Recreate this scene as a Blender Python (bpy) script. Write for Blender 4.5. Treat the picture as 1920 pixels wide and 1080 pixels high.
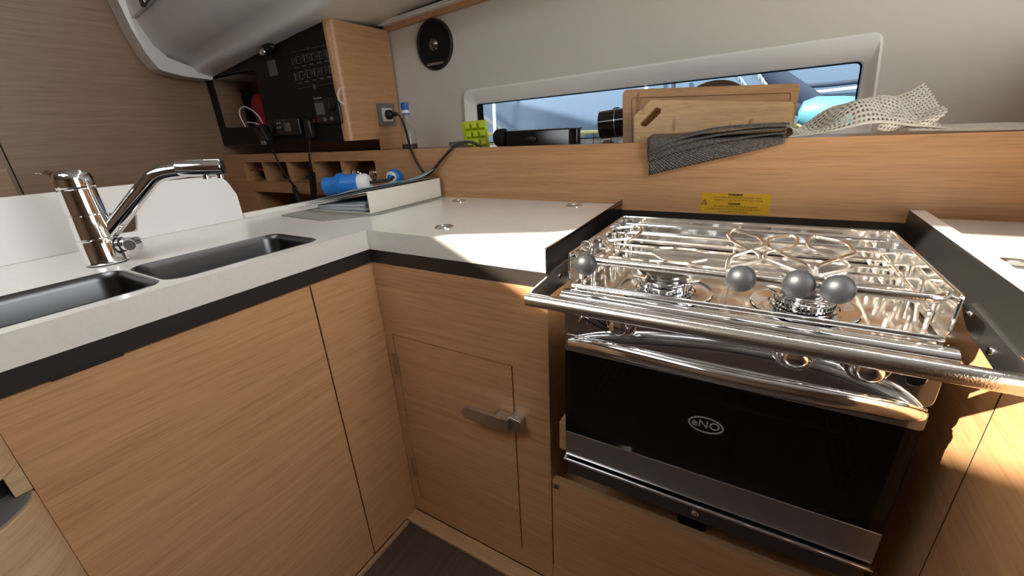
import bpy, math, random
import numpy as np
from mathutils import Vector, Matrix
from mathutils.geometry import tessellate_polygon
random.seed(4)
PI = math.pi
SC = bpy.context.scene
COL = SC.collection
for o in list(bpy.data.objects): bpy.data.objects.remove(o)

# ------------------------------------------------------------------ camera
F_PX, YAW, PITCH, ROLL = 769.187, math.radians(31.1097), math.radians(21.1322), math.radians(-3.0555)
CAM = Vector((0, 0, 1.1))
_fw = Vector((-math.sin(YAW)*math.cos(PITCH), math.cos(YAW)*math.cos(PITCH), -math.sin(PITCH)))
_r = Vector((math.cos(YAW), math.sin(YAW), 0)); _u = _r.cross(_fw)
CR = math.cos(ROLL)*_r + math.sin(ROLL)*_u
CU = -math.sin(ROLL)*_r + math.cos(ROLL)*_u
cd = bpy.data.cameras.new('camera'); cam = bpy.data.objects.new('camera', cd); COL.objects.link(cam)
cd.sensor_width = 36; cd.lens = F_PX/1920*36; cd.clip_start = .01
cam.matrix_world = Matrix(((CR.x, CU.x, -_fw.x, CAM.x), (CR.y, CU.y, -_fw.y, CAM.y), (CR.z, CU.z, -_fw.z, CAM.z), (0, 0, 0, 1)))
SC.camera = cam

# ------------------------------------------------------------------ light and exposure
SUN_D = Vector((1, 1.2, -1.125))           # direction the sunlight travels
w = bpy.data.worlds.new('sky'); SC.world = w; w.use_nodes = True
bg = w.node_tree.nodes['Background']; bg.inputs[0].default_value = (.93, .96, 1, 1); bg.inputs[1].default_value = 7.1
sl = bpy.data.lights.new('sun', 'SUN'); sl.energy = 26; sl.angle = math.radians(.9); sl.color = (1, .92, .79)
so = bpy.data.objects.new('sun', sl); COL.objects.link(so); so.location = (-3, -4, 5)
so.rotation_euler = SUN_D.to_track_quat('-Z', 'Y').to_euler()
vs = SC.view_settings; vs.view_transform = 'Standard'; vs.look = 'None'; vs.gamma = 1; vs.exposure = .1
vs.use_curve_mapping = False

# ------------------------------------------------------------------ pixel -> point helpers (a pixel gives a direction only)
def ray(u, v):
    return _fw + CR*((u-960)/F_PX) - CU*((v-540)/F_PX)
AX = {'x': 0, 'y': 1, 'z': 2}
def P(u, v, ax, val):
    d = ray(u, v); i = AX[ax]
    return CAM + d*((val-CAM[i])/d[i])
def PN(u, v, p0, n):
    d = ray(u, v)
    return CAM + d*((Vector(p0)-CAM).dot(Vector(n))/d.dot(Vector(n)))

# ------------------------------------------------------------------ materials
MATS = {}
def mat(name, col, rough=.5, metal=0., bump=0., bscale=200., noise=0., nscale=30., trans=0., coat=0., emit=None, ior=1.45, alpha=None, spec=None):
    if name in MATS: return MATS[name]
    m = bpy.data.materials.new(name); m.use_nodes = True
    nt = m.node_tree; b = nt.nodes['Principled BSDF']
    b.inputs['Base Color'].default_value = (*col, 1); b.inputs['Roughness'].default_value = rough
    b.inputs['Metallic'].default_value = metal; b.inputs['IOR'].default_value = ior
    b.inputs['Transmission Weight'].default_value = trans; b.inputs['Coat Weight'].default_value = coat
    if spec is not None: b.inputs['Specular IOR Level'].default_value = spec
    if alpha is not None: b.inputs['Alpha'].default_value = alpha
    tc = nt.nodes.new('ShaderNodeTexCoord')
    if noise:
        n = nt.nodes.new('ShaderNodeTexNoise'); n.inputs['Scale'].default_value = nscale; n.inputs['Detail'].default_value = 4
        r = nt.nodes.new('ShaderNodeValToRGB')
        r.color_ramp.elements[0].position = .3; r.color_ramp.elements[1].position = .7
        r.color_ramp.elements[0].color = (*[c*(1-noise) for c in col], 1); r.color_ramp.elements[1].color = (*[min(1, c*(1+noise)) for c in col], 1)
        nt.links.new(tc.outputs['Object'], n.inputs['Vector']); nt.links.new(n.outputs['Fac'], r.inputs['Fac']); nt.links.new(r.outputs['Color'], b.inputs['Base Color'])
    if bump:
        n = nt.nodes.new('ShaderNodeTexNoise'); n.inputs['Scale'].default_value = bscale; n.inputs['Detail'].default_value = 3
        bp = nt.nodes.new('ShaderNodeBump'); bp.inputs['Strength'].default_value = bump; bp.inputs['Distance'].default_value = .002
        nt.links.new(tc.outputs['Object'], n.inputs['Vector']); nt.links.new(n.outputs['Fac'], bp.inputs['Height']); nt.links.new(bp.outputs['Normal'], b.inputs['Normal'])
    MATS[name] = m
    return m

def wood(name, axis, dark, light, rough=.36, along=2.6, cross=85., fleck=.18, nodes=False):
    """laminate with long straight grain; axis = grain direction"""
    m = bpy.data.materials.new(name); m.use_nodes = True
    nt = m.node_tree; b = nt.nodes['Principled BSDF']; L = nt.links.new
    tc = nt.nodes.new('ShaderNodeTexCoord'); mp = nt.nodes.new('ShaderNodeMapping')
    s = [cross]*3
    for a_ in axis: s[AX[a_]] = along
    mp.inputs['Scale'].default_value = s
    L(tc.outputs['Object'], mp.inputs['Vector'])
    n1 = nt.nodes.new('ShaderNodeTexNoise'); n1.inputs['Scale'].default_value = 1; n1.inputs['Detail'].default_value = 5; n1.inputs['Roughness'].default_value = .62; n1.inputs['Distortion'].default_value = .25
    n2 = nt.nodes.new('ShaderNodeTexNoise'); n2.inputs['Scale'].default_value = 5.5; n2.inputs['Detail'].default_value = 3
    L(mp.outputs[0], n1.inputs['Vector']); L(mp.outputs[0], n2.inputs['Vector'])
    r1 = nt.nodes.new('ShaderNodeValToRGB'); r1.color_ramp.elements[0].position = .28; r1.color_ramp.elements[1].position = .72
    r1.color_ramp.elements[0].color = (*dark, 1); r1.color_ramp.elements[1].color = (*light, 1)
    L(n1.outputs['Fac'], r1.inputs['Fac'])
    r2 = nt.nodes.new('ShaderNodeValToRGB'); r2.color_ramp.elements[0].position = .34; r2.color_ramp.elements[1].position = .5
    r2.color_ramp.elements[0].color = (1-fleck, 1-fleck*1.1, 1-fleck*1.2, 1); r2.color_ramp.elements[1].color = (1, 1, 1, 1)
    L(n2.outputs['Fac'], r2.inputs['Fac'])
    mx = nt.nodes.new('ShaderNodeMix'); mx.data_type = 'RGBA'; mx.blend_type = 'MULTIPLY'; mx.inputs['Factor'].default_value = 1
    L(r1.outputs['Color'], mx.inputs[6]); L(r2.outputs['Color'], mx.inputs[7]); L(mx.outputs[2], b.inputs['Base Color'])
    if nodes:      # darker knuckles of the bamboo strips
        m3 = nt.nodes.new('ShaderNodeMapping'); m3.inputs['Scale'].default_value = (34, 1, 14); n3 = nt.nodes.new('ShaderNodeTexNoise'); n3.inputs['Scale'].default_value = 1; n3.inputs['Detail'].default_value = 2
        r3 = nt.nodes.new('ShaderNodeValToRGB'); r3.color_ramp.elements[0].position = .64; r3.color_ramp.elements[1].position = .74; r3.color_ramp.elements[0].color = (1, 1, 1, 1); r3.color_ramp.elements[1].color = (.62, .5, .38, 1)
        m4 = nt.nodes.new('ShaderNodeMix'); m4.data_type = 'RGBA'; m4.blend_type = 'MULTIPLY'; m4.inputs['Factor'].default_value = 1
        L(tc.outputs['Object'], m3.inputs[0]); L(m3.outputs[0], n3.inputs['Vector']); L(n3.outputs['Fac'], r3.inputs[0]); L(mx.outputs[2], m4.inputs[6]); L(r3.outputs[0], m4.inputs[7]); L(m4.outputs[2], b.inputs['Base Color'])
    bp = nt.nodes.new('ShaderNodeBump'); bp.inputs['Strength'].default_value = .12; bp.inputs['Distance'].default_value = .001
    L(n2.outputs['Fac'], bp.inputs['Height']); L(bp.outputs['Normal'], b.inputs['Normal'])
    b.inputs['Roughness'].default_value = rough
    MATS[name] = m
    return m

def glass_mat(name, tint=(1, 1, 1), gloss=.12, rough=.02):
    m = bpy.data.materials.new(name); m.use_nodes = True; nt = m.node_tree; nt.nodes.remove(nt.nodes['Principled BSDF'])
    out = nt.nodes['Material Output']; t = nt.nodes.new('ShaderNodeBsdfTransparent'); g = nt.nodes.new('ShaderNodeBsdfGlossy'); mx = nt.nodes.new('ShaderNodeMixShader')
    t.inputs[0].default_value = (*tint, 1); g.inputs['Roughness'].default_value = rough
    fr = nt.nodes.new('ShaderNodeFresnel'); fr.inputs['IOR'].default_value = 1.45
    mm = nt.nodes.new('ShaderNodeMath'); mm.operation = 'MULTIPLY_ADD'; mm.inputs[1].default_value = 1; mm.inputs[2].default_value = gloss*.2
    nt.links.new(fr.outputs[0], mm.inputs[0]); nt.links.new(mm.outputs[0], mx.inputs[0])
    nt.links.new(t.outputs[0], mx.inputs[1]); nt.links.new(g.outputs[0], mx.inputs[2]); nt.links.new(mx.outputs[0], out.inputs[0])
    MATS[name] = m
    return m

def grid_mat(name, c1, c2, scale):
    """woven vinyl: two crossing thread colours"""
    m = bpy.data.materials.new(name); m.use_nodes = True; nt = m.node_tree; b = nt.nodes['Principled BSDF']; L = nt.links.new
    tc = nt.nodes.new('ShaderNodeTexCoord'); ck = nt.nodes.new('ShaderNodeTexChecker'); ck.inputs['Scale'].default_value = scale
    ns = nt.nodes.new('ShaderNodeTexNoise'); ns.inputs['Scale'].default_value = 260
    mp = nt.nodes.new('ShaderNodeMapping'); mp.inputs['Scale'].default_value = (1, .25, 1)
    L(tc.outputs['UV'], ck.inputs['Vector']); L(tc.outputs['Object'], mp.inputs[0]); L(mp.outputs[0], ns.inputs['Vector'])
    ck.inputs['Color1'].default_value = (*c1, 1); ck.inputs['Color2'].default_value = (*c2, 1)
    mx = nt.nodes.new('ShaderNodeMix'); mx.data_type = 'RGBA'; mx.blend_type = 'MULTIPLY'; mx.inputs['Factor'].default_value = .8
    r = nt.nodes.new('ShaderNodeValToRGB'); r.color_ramp.elements[0].position = .4; r.color_ramp.elements[1].position = .62; r.color_ramp.elements[0].color = (.25, .25, .25, 1)
    L(ns.outputs['Fac'], r.inputs[0]); L(ck.outputs['Color'], mx.inputs[6]); L(r.outputs[0], mx.inputs[7]); L(mx.outputs[2], b.inputs['Base Color'])
    b.inputs['Roughness'].default_value = .55
    MATS[name] = m
    return m

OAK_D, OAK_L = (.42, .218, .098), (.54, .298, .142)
W_X = wood('oak_x', 'x', OAK_D, OAK_L)
W_Y = wood('oak_y', 'y', OAK_D, OAK_L)
W_Z = wood('oak_edge', 'x', (.36, .20, .095), (.50, .30, .15))
W_ZY = wood('oak_edge_y', 'y', (.33, .19, .10), (.44, .27, .145))
W_DIM = wood('oak_dim', 'y', (.235, .138, .082), (.30, .185, .118))  # same oak with dim light put into its colour
W_FLOOR = wood('floor_boards', 'y', (.04, .023, .016), (.08, .05, .036), rough=.5)
W_BAMB = wood('bamboo', 'x', (.36, .185, .070), (.50, .29, .122), rough=.45, along=5, cross=90, fleck=.18, nodes=True)
W_BAMB2 = wood('bamboo_light', 'x', (.50, .30, .135), (.66, .43, .21), rough=.45, along=5, cross=110, fleck=.18, nodes=True)
M_WHITE = mat('corian_white', (.68, .64, .575), .22, noise=.02, nscale=120)
M_SPLASH = mat('white_acrylic', (.78, .76, .72), .28)
M_LINER = mat('gelcoat_liner', (.80, .775, .72), .3, bump=.02, bscale=30)
M_VINYL = mat('hull_lining', (.62, .585, .515), .6, bump=.05, bscale=400)
M_BAND = mat('dark_plinth', (.022, .018, .015), .3)
M_GAP = mat('shadow_gap', (.012, .008, .006), .8)
M_STEEL = mat('polished_steel', (.88, .88, .88), .09, 1., bump=.015, bscale=90)
M_STEELB = mat('brushed_steel', (.55, .54, .53), .28, 1., bump=.02, bscale=300)
M_GUARD = mat('guard_steel', (.20, .195, .185), .38, 1., bump=.03, bscale=300)
M_FOLD = mat('guard_fold_glare', (.95, .94, .92), .65, 1.)  # sun glare on the fold put into its near-white colour
M_STEELD = mat('satin_steel_dark', (.20, .19, .18), .22, 1.)
M_CHROME = mat('chrome', (.86, .86, .87), .05, 1.)
M_RAIL = mat('scuffed_steel_tube', (.66, .63, .60), .17, 1., bump=.14, bscale=500)
M_WIRE = mat('heat_tinted_wire', (.84, .78, .70), .2, 1., noise=.14, nscale=60)
M_SINK = mat('sink_steel', (.11, .11, .11), .32, 1., bump=.02, bscale=500)  # darker than plain steel; dim reflections are put into the colour
M_BLACK = mat('black_plastic', (.012, .011, .011), .38)
M_BLACKG = mat('black_gloss', (.008, .008, .008), .08)
M_BLACKM = mat('black_matte', (.010, .0095, .009), .75, spec=.2)
M_PANEL = mat('panel_black', (.009, .008, .0075), .5, spec=.25)
M_BALL = mat('bakelite_ball', (.014, .0145, .016), .45, bump=.1, bscale=500)
M_GREYP = mat('grey_plastic', (.16, .15, .135), .4)
M_SCREEN = mat('lcd_grey', (.13, .135, .115), .25)
M_MARK = mat('panel_print', (.42, .42, .42), .6)
M_DIM = mat('panel_print_dim', (.10, .10, .10), .6)
M_LOGO = mat('logo_print', (.34, .34, .34), .5)
M_WPLAS = mat('white_plastic', (.72, .71, .68), .4)
M_BLUE = mat('blue_plug_plastic', (.012, .16, .52), .38)
M_PALEBLUE = mat('pale_blue_paper', (.30, .44, .50), .7)
M_PAPER = mat('paper', (.62, .63, .66), .7)
M_PAPERD = mat('paper_blue_grey', (.28, .34, .40), .7)  # darker blue-grey paper for some sheets
M_BINDER = mat('binder_board', (.68, .64, .55), .5, bump=.05, bscale=700)
M_MAT = mat('grey_felt_mat', (.26, .25, .21), .9, bump=.3, bscale=900)
M_RED = mat('red_fabric', (.42, .02, .025), .6)
M_ORANGE = mat('orange_strap', (.40, .075, .03), .6)
M_YEL = mat('warning_yellow', (.56, .32, .015), .3)
M_INK = mat('black_ink', (.02, .015, .01), .6)
M_LIME = mat('lime_silicone', (.52, .62, .012), .45)
M_MESH = mat('nonslip_mesh', (.72, .68, .58), .7)
M_MATS = grid_mat('woven_vinyl', (.21, .185, .155), (.018, .017, .016), 66)
M_GLASS = glass_mat('window_glass', (.80, .87, .93), .15)
M_BOTTLE = mat('bottle_glass', (.95, .97, .97), .02, trans=1., ior=1.3)
M_CLEAR = mat('clear_plastic', (.9, .92, .94), .06, trans=1., ior=1.2)
M_OGLASS = glass_mat('oven_glass', (.36, .33, .30), .1)
M_CAV = mat('oven_enamel', (.02, .018, .016), .35)
M_BOATBLUE = mat('neighbour_hull_blue', (.058, .080, .108), .28, noise=.08, nscale=2.)
M_BOATNAVY = mat('neighbour_strake', (.004, .008, .02), .5)
M_TAN = mat('waterline_tan', (.26, .18, .055), .6)
M_TURQ = mat('turquoise_fender', (.055, .17, .185), .5)
M_ROPE = mat('white_rope', (.70, .70, .68), .8)
M_WATER = mat('harbour_water', (.02, .05, .09), .12)
M_BAND2 = mat('blue_cap', (.03, .10, .42), .35)

# ------------------------------------------------------------------ mesh builder
class MB:
    def __init__(s): s.v = []; s.f = []
    def add(s, vs, fs):
        k = len(s.v); s.v += [tuple(x) for x in vs]; s.f += [tuple(i+k for i in f) for f in fs]; return s
    def box(s, a, b):
        x0, y0, z0 = [min(a[i], b[i]) for i in range(3)]; x1, y1, z1 = [max(a[i], b[i]) for i in range(3)]
        return s.add([(x0,y0,z0),(x1,y0,z0),(x1,y1,z0),(x0,y1,z0),(x0,y0,z1),(x1,y0,z1),(x1,y1,z1),(x0,y1,z1)],
                     [(0,3,2,1),(4,5,6,7),(0,1,5,4),(1,2,6,5),(2,3,7,6),(3,0,4,7)])
    def obox(s, c, U, V, N, hu, hv, hn):
        c, U, V, N = Vector(c), Vector(U).normalized()*hu, Vector(V).normalized()*hv, Vector(N).normalized()*hn
        vs = [c+a*U+b*V+d*N for d in (-1, 1) for a, b in ((-1,-1),(1,-1),(1,1),(-1,1))]
        return s.add(vs, [(0,3,2,1),(4,5,6,7),(0,1,5,4),(1,2,6,5),(2,3,7,6),(3,0,4,7)])
    def prism(s, outer, frame, t0, t1, holes=()):
        """outline in frame (o,U,V,N), between depths t0 and t1 along N"""
        o, U, V, N = [Vector(x) for x in frame]
        loops = [list(outer)] + [list(h) for h in holes]
        pts = [p for l in loops for p in l]; n = len(pts)
        tri = tessellate_polygon([[Vector((p[0], p[1], 0)) for p in l] for l in loops])
        vs = [o+U*p[0]+V*p[1]+N*t for t in (t0, t1) for p in pts]
        fs = []
        area = sum(outer[i][0]*outer[(i+1) % len(outer)][1]-outer[(i+1) % len(outer)][0]*outer[i][1] for i in range(len(outer)))
        for t in tri:
            a, b, c = [pts[i] for i in t]
            ccw = (b[0]-a[0])*(c[1]-a[1])-(b[1]-a[1])*(c[0]-a[0]) > 0
            t = tuple(t) if ccw else tuple(reversed(t))
            fs.append(tuple(reversed(t))); fs.append(tuple(i+n for i in t))
        k = 0
        for li, l in enumerate(loops):
            m = len(l); ar = sum(l[i][0]*l[(i+1) % m][1]-l[(i+1) % m][0]*l[i][1] for i in range(m))
            fwd = (ar > 0) == (li == 0)
            for i in range(m):
                a, b = k+i, k+(i+1) % m
                fs.append((a, b, b+n, a+n) if fwd else (b, a, a+n, b+n))
            k += m
        return s.add(vs, fs)
    def tube(s, path, r, seg=10, closed=False, cap=True, flat=None):
        path = [Vector(p) for p in path]; n = len(path)
        rs = r if isinstance(r, (list, tuple)) else [r]*n
        T = []
        for i in range(n):
            a = path[(i-1) % n] if (closed or i) else path[0]; b = path[(i+1) % n] if (closed or i < n-1) else path[-1]
            T.append((b-a).normalized())
        up = Vector((0, 0, 1)) if abs(T[0].z) < .9 else Vector((1, 0, 0))
        A = (up - T[0]*up.dot(T[0])).normalized(); rings = []
        for i in range(n):
            A = (A - T[i]*A.dot(T[i])).normalized(); B = T[i].cross(A)
            fa, fb = flat if flat else (1, 1)
            rings.append([path[i]+(A*math.cos(2*PI*j/seg)*fa+B*math.sin(2*PI*j/seg)*fb)*rs[i] for j in range(seg)])
        vs = [p for rg in rings for p in rg]; fs = []
        for i in range(n if closed else n-1):
            for j in range(seg):
                a, b = i*seg+j, i*seg+(j+1) % seg; c, d = ((i+1) % n)*seg+(j+1) % seg, ((i+1) % n)*seg+j
                fs.append((a, b, c, d))
        if cap and not closed:
            fs.append(tuple(reversed(range(seg)))); fs.append(tuple((n-1)*seg+j for j in range(seg)))
        return s.add(vs, fs)
    def lathe(s, prof, o, axis=(0, 0, 1), seg=32, cap=True):
        """prof: (radius, height along axis)"""
        N = Vector(axis).normalized(); up = Vector((0, 0, 1)) if abs(N.z) < .9 else Vector((1, 0, 0))
        A = (up-N*up.dot(N)).normalized(); B = N.cross(A); o = Vector(o); n = len(prof)
        vs = [o+N*h+(A*math.cos(2*PI*j/seg)+B*math.sin(2*PI*j/seg))*r for r, h in prof for j in range(seg)]
        fs = [(i*seg+j, i*seg+(j+1) % seg, (i+1)*seg+(j+1) % seg, (i+1)*seg+j) for i in range(n-1) for j in range(seg)]
        if cap: fs += [tuple(reversed(range(seg))), tuple((n-1)*seg+j for j in range(seg))]
        return s.add(vs, fs)
    def ball(s, c, r, seg=20, sc=(1, 1, 1)):
        c = Vector(c); prof = []
        vs = []; fs = []; n = seg//2
        for i in range(1, n):
            th = PI*i/n
            for j in range(seg):
                ph = 2*PI*j/seg; vs.append(c+Vector((r*sc[0]*math.sin(th)*math.cos(ph), r*sc[1]*math.sin(th)*math.sin(ph), r*sc[2]*math.cos(th))))
        k = len(vs); vs += [c+Vector((0, 0, r*sc[2])), c-Vector((0, 0, r*sc[2]))]
        for i in range(n-2):
            for j in range(seg): fs.append((i*seg+j, (i+1)*seg+j, (i+1)*seg+(j+1) % seg, i*seg+(j+1) % seg))
        for j in range(seg): fs.append((k, j, (j+1) % seg)); fs.append((k+1, (n-2)*seg+(j+1) % seg, (n-2)*seg+j))
        return s.add(vs, fs)
    def grid(s, fn, nu, nv, keep=None):
        vs = [fn(i/nu, j/nv) for j in range(nv+1) for i in range(nu+1)]
        fs = [(j*(nu+1)+i, j*(nu+1)+i+1, (j+1)*(nu+1)+i+1, (j+1)*(nu+1)+i) for j in range(nv) for i in range(nu) if keep is None or keep(i, j)]
        return s.add(vs, fs)
    def build(s, name, m, parent=None, smooth=40, bevel=0, seg=2, solid=0, subd=0, uv=None):
        V = [Vector(v) for v in s.v]
        lo = [min(v[i] for v in V) for i in range(3)]; hi = [max(v[i] for v in V) for i in range(3)]
        org = Vector(((lo[0]+hi[0])/2, (lo[1]+hi[1])/2, lo[2]))
        me = bpy.data.meshes.new(name); me.from_pydata([v-org for v in V], [], s.f); me.update()
        if m is not None: me.materials.append(m)
        if smooth:
            me.polygons.foreach_set('use_smooth', [True]*len(me.polygons)); me.set_sharp_from_angle(angle=math.radians(smooth))
        if uv:
            lay = me.uv_layers.new(name='UVMap'); nu, nv = uv
            for lp in me.loops:
                k = lp.vertex_index; lay.data[lp.index].uv = ((k % (nu+1))/nu, (k//(nu+1))/nv)
        o = bpy.data.objects.new(name, me); COL.objects.link(o); o.location = org
        if parent is not None:
            o.parent = parent; o.location = org - wloc(parent)
        if bevel:
            b = o.modifiers.new('bevel', 'BEVEL'); b.width = bevel; b.segments = seg; b.limit_method = 'ANGLE'; b.angle_limit = math.radians(45)
        if solid:
            q = o.modifiers.new('solid', 'SOLIDIFY'); q.thickness = solid; q.offset = 0
        if subd:
            q = o.modifiers.new('sub', 'SUBSURF'); q.levels = subd; q.render_levels = subd
        return o
def wloc(o):
    l = Vector(o.location); p = o.parent
    while p is not None: l += p.location; p = p.parent
    return l
def tag(o, label=None, cat=None, group=None, kind=None):
    if label: o['label'] = label
    if cat: o['category'] = cat
    if group: o['group'] = group
    if kind: o['kind'] = kind
    return o
def thing(name, loc, label, cat, group=None):
    o = bpy.data.objects.new(name, None); COL.objects.link(o); o.location = loc; o.empty_display_size = .05
    return tag(o, label, cat, group)
def struct(o): o['kind'] = 'structure'; return o
def rrect(x0, y0, x1, y1, r, seg=5):
    """rounded rectangle; r number or 4 radii (bl, br, tr, tl)"""
    rs = r if isinstance(r, (list, tuple)) else [r]*4
    out = []
    for (cx, cy, sx, sy, a0, q) in ((x0, y0, 1, 1, PI, rs[0]), (x1, y0, -1, 1, 1.5*PI, rs[1]), (x1, y1, -1, -1, 0, rs[2]), (x0, y1, 1, -1, .5*PI, rs[3])):
        if q <= 0: out.append((cx, cy)); continue
        for k in range(seg+1):
            a = a0+.5*PI*k/seg; out.append((cx+sx*q+q*math.cos(a), cy+sy*q+q*math.sin(a)))
    return out
def rpoly(pts, r, seg=4):
    """polygon with rounded corners"""
    out = []; n = len(pts)
    rs = r if isinstance(r, (list, tuple)) else [r]*n
    for i in range(n):
        a, b, c = [Vector((*pts[(i+k) % n], 0)) for k in (-1, 0, 1)]
        u, v = (a-b).normalized(), (c-b).normalized(); q = rs[i]
        if q <= 0: out.append((b.x, b.y)); continue
        ang = u.angle(v); d = min(q/math.tan(ang/2), (a-b).length*.45, (c-b).length*.45)
        for k in range(seg+1):
            t = k/seg; p = (b+u*d)*(1-t)**2 + b*2*t*(1-t) + (b+v*d)*t*t
            out.append((p.x, p.y))
    return out
def smoothpath(pts, n=6, closed=False):
    pts = [Vector(p) for p in pts]; out = []; m = len(pts)
    for i in range(m if closed else m-1):
        g = lambda k: pts[k % m] if closed else pts[max(0, min(m-1, k))]
        p0, p1, p2, p3 = g(i-1), g(i), g(i+1), g(i+2)
        for k in range(n):
            t = k/n
            out.append(.5*((2*p1)+(p2-p0)*t+(2*p0-5*p1+4*p2-p3)*t*t+(3*p1-p0-3*p2+p3)*t**3))
    if not closed: out.append(pts[-1])
    return out
def fillet(pts, r, seg=5):
    """3D polyline with rounded bends"""
    pts = [Vector(p) for p in pts]; out = [pts[0]]
    for i in range(1, len(pts)-1):
        b = pts[i]; u, v = (pts[i-1]-b), (pts[i+1]-b); d = min(r, u.length*.45, v.length*.45); u.normalize(); v.normalize()
        for k in range(seg+1):
            t = k/seg; out.append((b+u*d)*(1-t)**2+b*2*t*(1-t)+(b+v*d)*t*t)
    return out+[pts[-1]]
def text(body, size, o, U, V, m, name='lettering', parent=None, align='CENTER', ext=.0003, sx=1., bold=0.):
    c = bpy.data.curves.new('t', 'FONT'); c.body = body; c.size = size; c.align_x = align; c.align_y = 'CENTER'; c.extrude = ext; c.resolution_u = 3; c.offset = bold
    t = bpy.data.objects.new('t', c); COL.objects.link(t)
    dg = bpy.context.evaluated_depsgraph_get(); me = bpy.data.meshes.new_from_object(t.evaluated_get(dg))
    bpy.data.objects.remove(t); bpy.data.curves.remove(c)
    U, V, o = Vector(U), Vector(V), Vector(o); N = U.cross(V)
    b = MB(); b.v = [tuple(o+U*v.co.x*sx+V*v.co.y+N*v.co.z) for v in me.vertices]; b.f = [tuple(p.vertices) for p in me.polygons]
    bpy.data.meshes.remove(me)
    return b.build(name, m, parent, smooth=0)
XF = lambda y, N=-1: ((0, y, 0), (1, 0, 0), (0, 0, 1), (0, -1, 0))     # frame facing -Y: a=x, b=z, depth towards the viewer
def YF(x): return ((x, 0, 0), (0, 1, 0), (0, 0, 1), (1, 0, 0))          # frame facing +X: a=y, b=z, depth towards +x
def ZF(z): return ((0, 0, z), (1, 0, 0), (0, 1, 0), (0, 0, 1))

# ------------------------------------------------------------------ main dimensions (metres)
XS = -.782      # sink cabinet front plane (faces +x)
YC = .6445      # corner cabinet front plane (faces -y)
ZC = .895       # worktop
YB = 1.12       # ledge board plane
ZL = 1.052      # top of ledge board
YH = 1.44       # hull lining plane
XBK = -2.30     # main bulkhead plane
XSB = -1.29     # back of the sink worktop
PL, PR = -.3127, .275   # cooker recess walls
OY = .615       # cooker front plane
OX0, OX1 = -.263, .225

# ================================================================== the setting
b = MB().box((XBK-.02, -1.92, -.03), (1.02, YH+.03, 0)); struct(b.build('floor', W_FLOOR, smooth=0))
# sun opening: the patch of sunlight on the worktop level followed back along the sun to the cabin roof
ZR = 1.95
tt = (ZR-ZC)/1.125
beam = [(-.638, .6445), (-.40, .44), (-.02, .40), (.10, .33), (.47, .17), (.47, .975), (.28, .975), (-.31, .93), (-.345, .765), (-.59, .655)]
hatch = [(x-tt*1, y-tt*1.2) for x, y in beam]
b = MB().prism([(XBK-.02, -1.92), (1.02, -1.92), (1.02, .82), (XBK-.02, .82)], ZF(ZR), 0, .04, [hatch]); struct(b.build('ceiling', M_LINER, smooth=0))
# moulded liner between roof and hull
stations = [
 (XBK, [(1.46, 1.380), (1.1255, 1.3845), (1.0765, 1.397), (1.062, 1.430), (.976, 1.453), (.941, 1.4815), (.905, 1.585)]),
 (-1.384, [(1.46, 1.526), (1.14, 1.498), (1.08, 1.500), (1.062, 1.532), (.976, 1.572), (.941, 1.62), (.905, 1.70)]),
 (-1.2, [(1.46, 1.545), (1.14, 1.53), (1.08, 1.535), (1.062, 1.56), (.976, 1.60), (.941, 1.64), (.905, 1.71)]),
 (-.3, [(1.46, 1.605), (1.20, 1.60), (1.10, 1.605), (1.07, 1.63), (.976, 1.66), (.941, 1.70), (.905, 1.75)]),
 (1.02, [(1.46, 1.62), (1.20, 1.64), (1.10, 1.645), (1.07, 1.67), (.976, 1.70), (.941, 1.74), (.905, 1.78)])]
b = MB(); vs_ = []; nst = 14
def lerp_st(t):
    k = min(int(t*(len(stations)-1)), len(stations)-2); f = t*(len(stations)-1)-k
    return stations[k][0]*(1-f)+stations[k+1][0]*f, [tuple(a[i]*(1-f)+c[i]*f for i in (0, 1)) for a, c in zip(stations[k][1], stations[k+1][1])]
rows = [lerp_st(i/(4*nst)) for i in range(4*nst+1)]
for x, pr in rows:
    pr2 = []
    for i in range(len(pr)-1):
        pr2 += [pr[i], tuple(.5*(pr[i][k]+pr[i+1][k]) for k in (0, 1))]
    pr2.append(pr[-1]); vs_ += [(x, y, z) for y, z in pr2]
m = 2*len(stations[0][1])-1
b.add(vs_, [(i*m+j, i*m+j+1, (i+1)*m+j+1, (i+1)*m+j) for i in range(len(rows)-1) for j in range(m-1)])
o = struct(b.build('ceiling_liner', M_LINER, smooth=60, solid=.006)); o.name = 'ceiling_side'
# flange of the liner on the bulkhead
out = [(1.135, 1.376), (1.025, 1.383), (.935, 1.402), (.905, 1.46), (.882, 1.545), (.868, 1.65), (.80, 1.95)]
inn = [(.84, 1.95), (.90, 1.66), (.915, 1.56), (.945, 1.487), (.98, 1.452), (1.062, 1.424), (1.135, 1.405)]
b = MB().prism(rpoly(out+inn, .03, 3), YF(XBK), 0, .085); struct(b.build('trim_1', M_LINER, smooth=50, bevel=.008))
# cabin side above the liner with its window
zlow = lambda x: lerp_st(0)[1][-1][1]
wc = [P(270, 9, 'y', .89), P(262, -2, 'y', .89), P(330, -14, 'y', .89)]
win = rpoly([(-2.072, 1.600), (-1.55, 1.735), (-1.55, 1.88), (-2.10, 1.88)], .012)
b = MB().prism([(XBK, 1.57), (-1.384, 1.69), (-.3, 1.74), (1.02, 1.77), (1.02, 1.96), (XBK, 1.96)], ((0, .90, 0), (1, 0, 0), (0, 0, 1), (0, -1, 0)), -.006, .006, [win]); struct(b.build('wall_cabin_side', M_LINER, smooth=0))
wr = MB().prism(rpoly([(-2.092, 1.588), (-1.54, 1.731), (-1.54, 1.89), (-2.115, 1.89)], .02), XF(.90), .007, .012, [win]).build('window_2', M_BLACKG, None, smooth=0); struct(wr)
MB().prism(win, XF(.90), .001, .004).build('pane', M_GLASS, wr, smooth=0)
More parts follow.
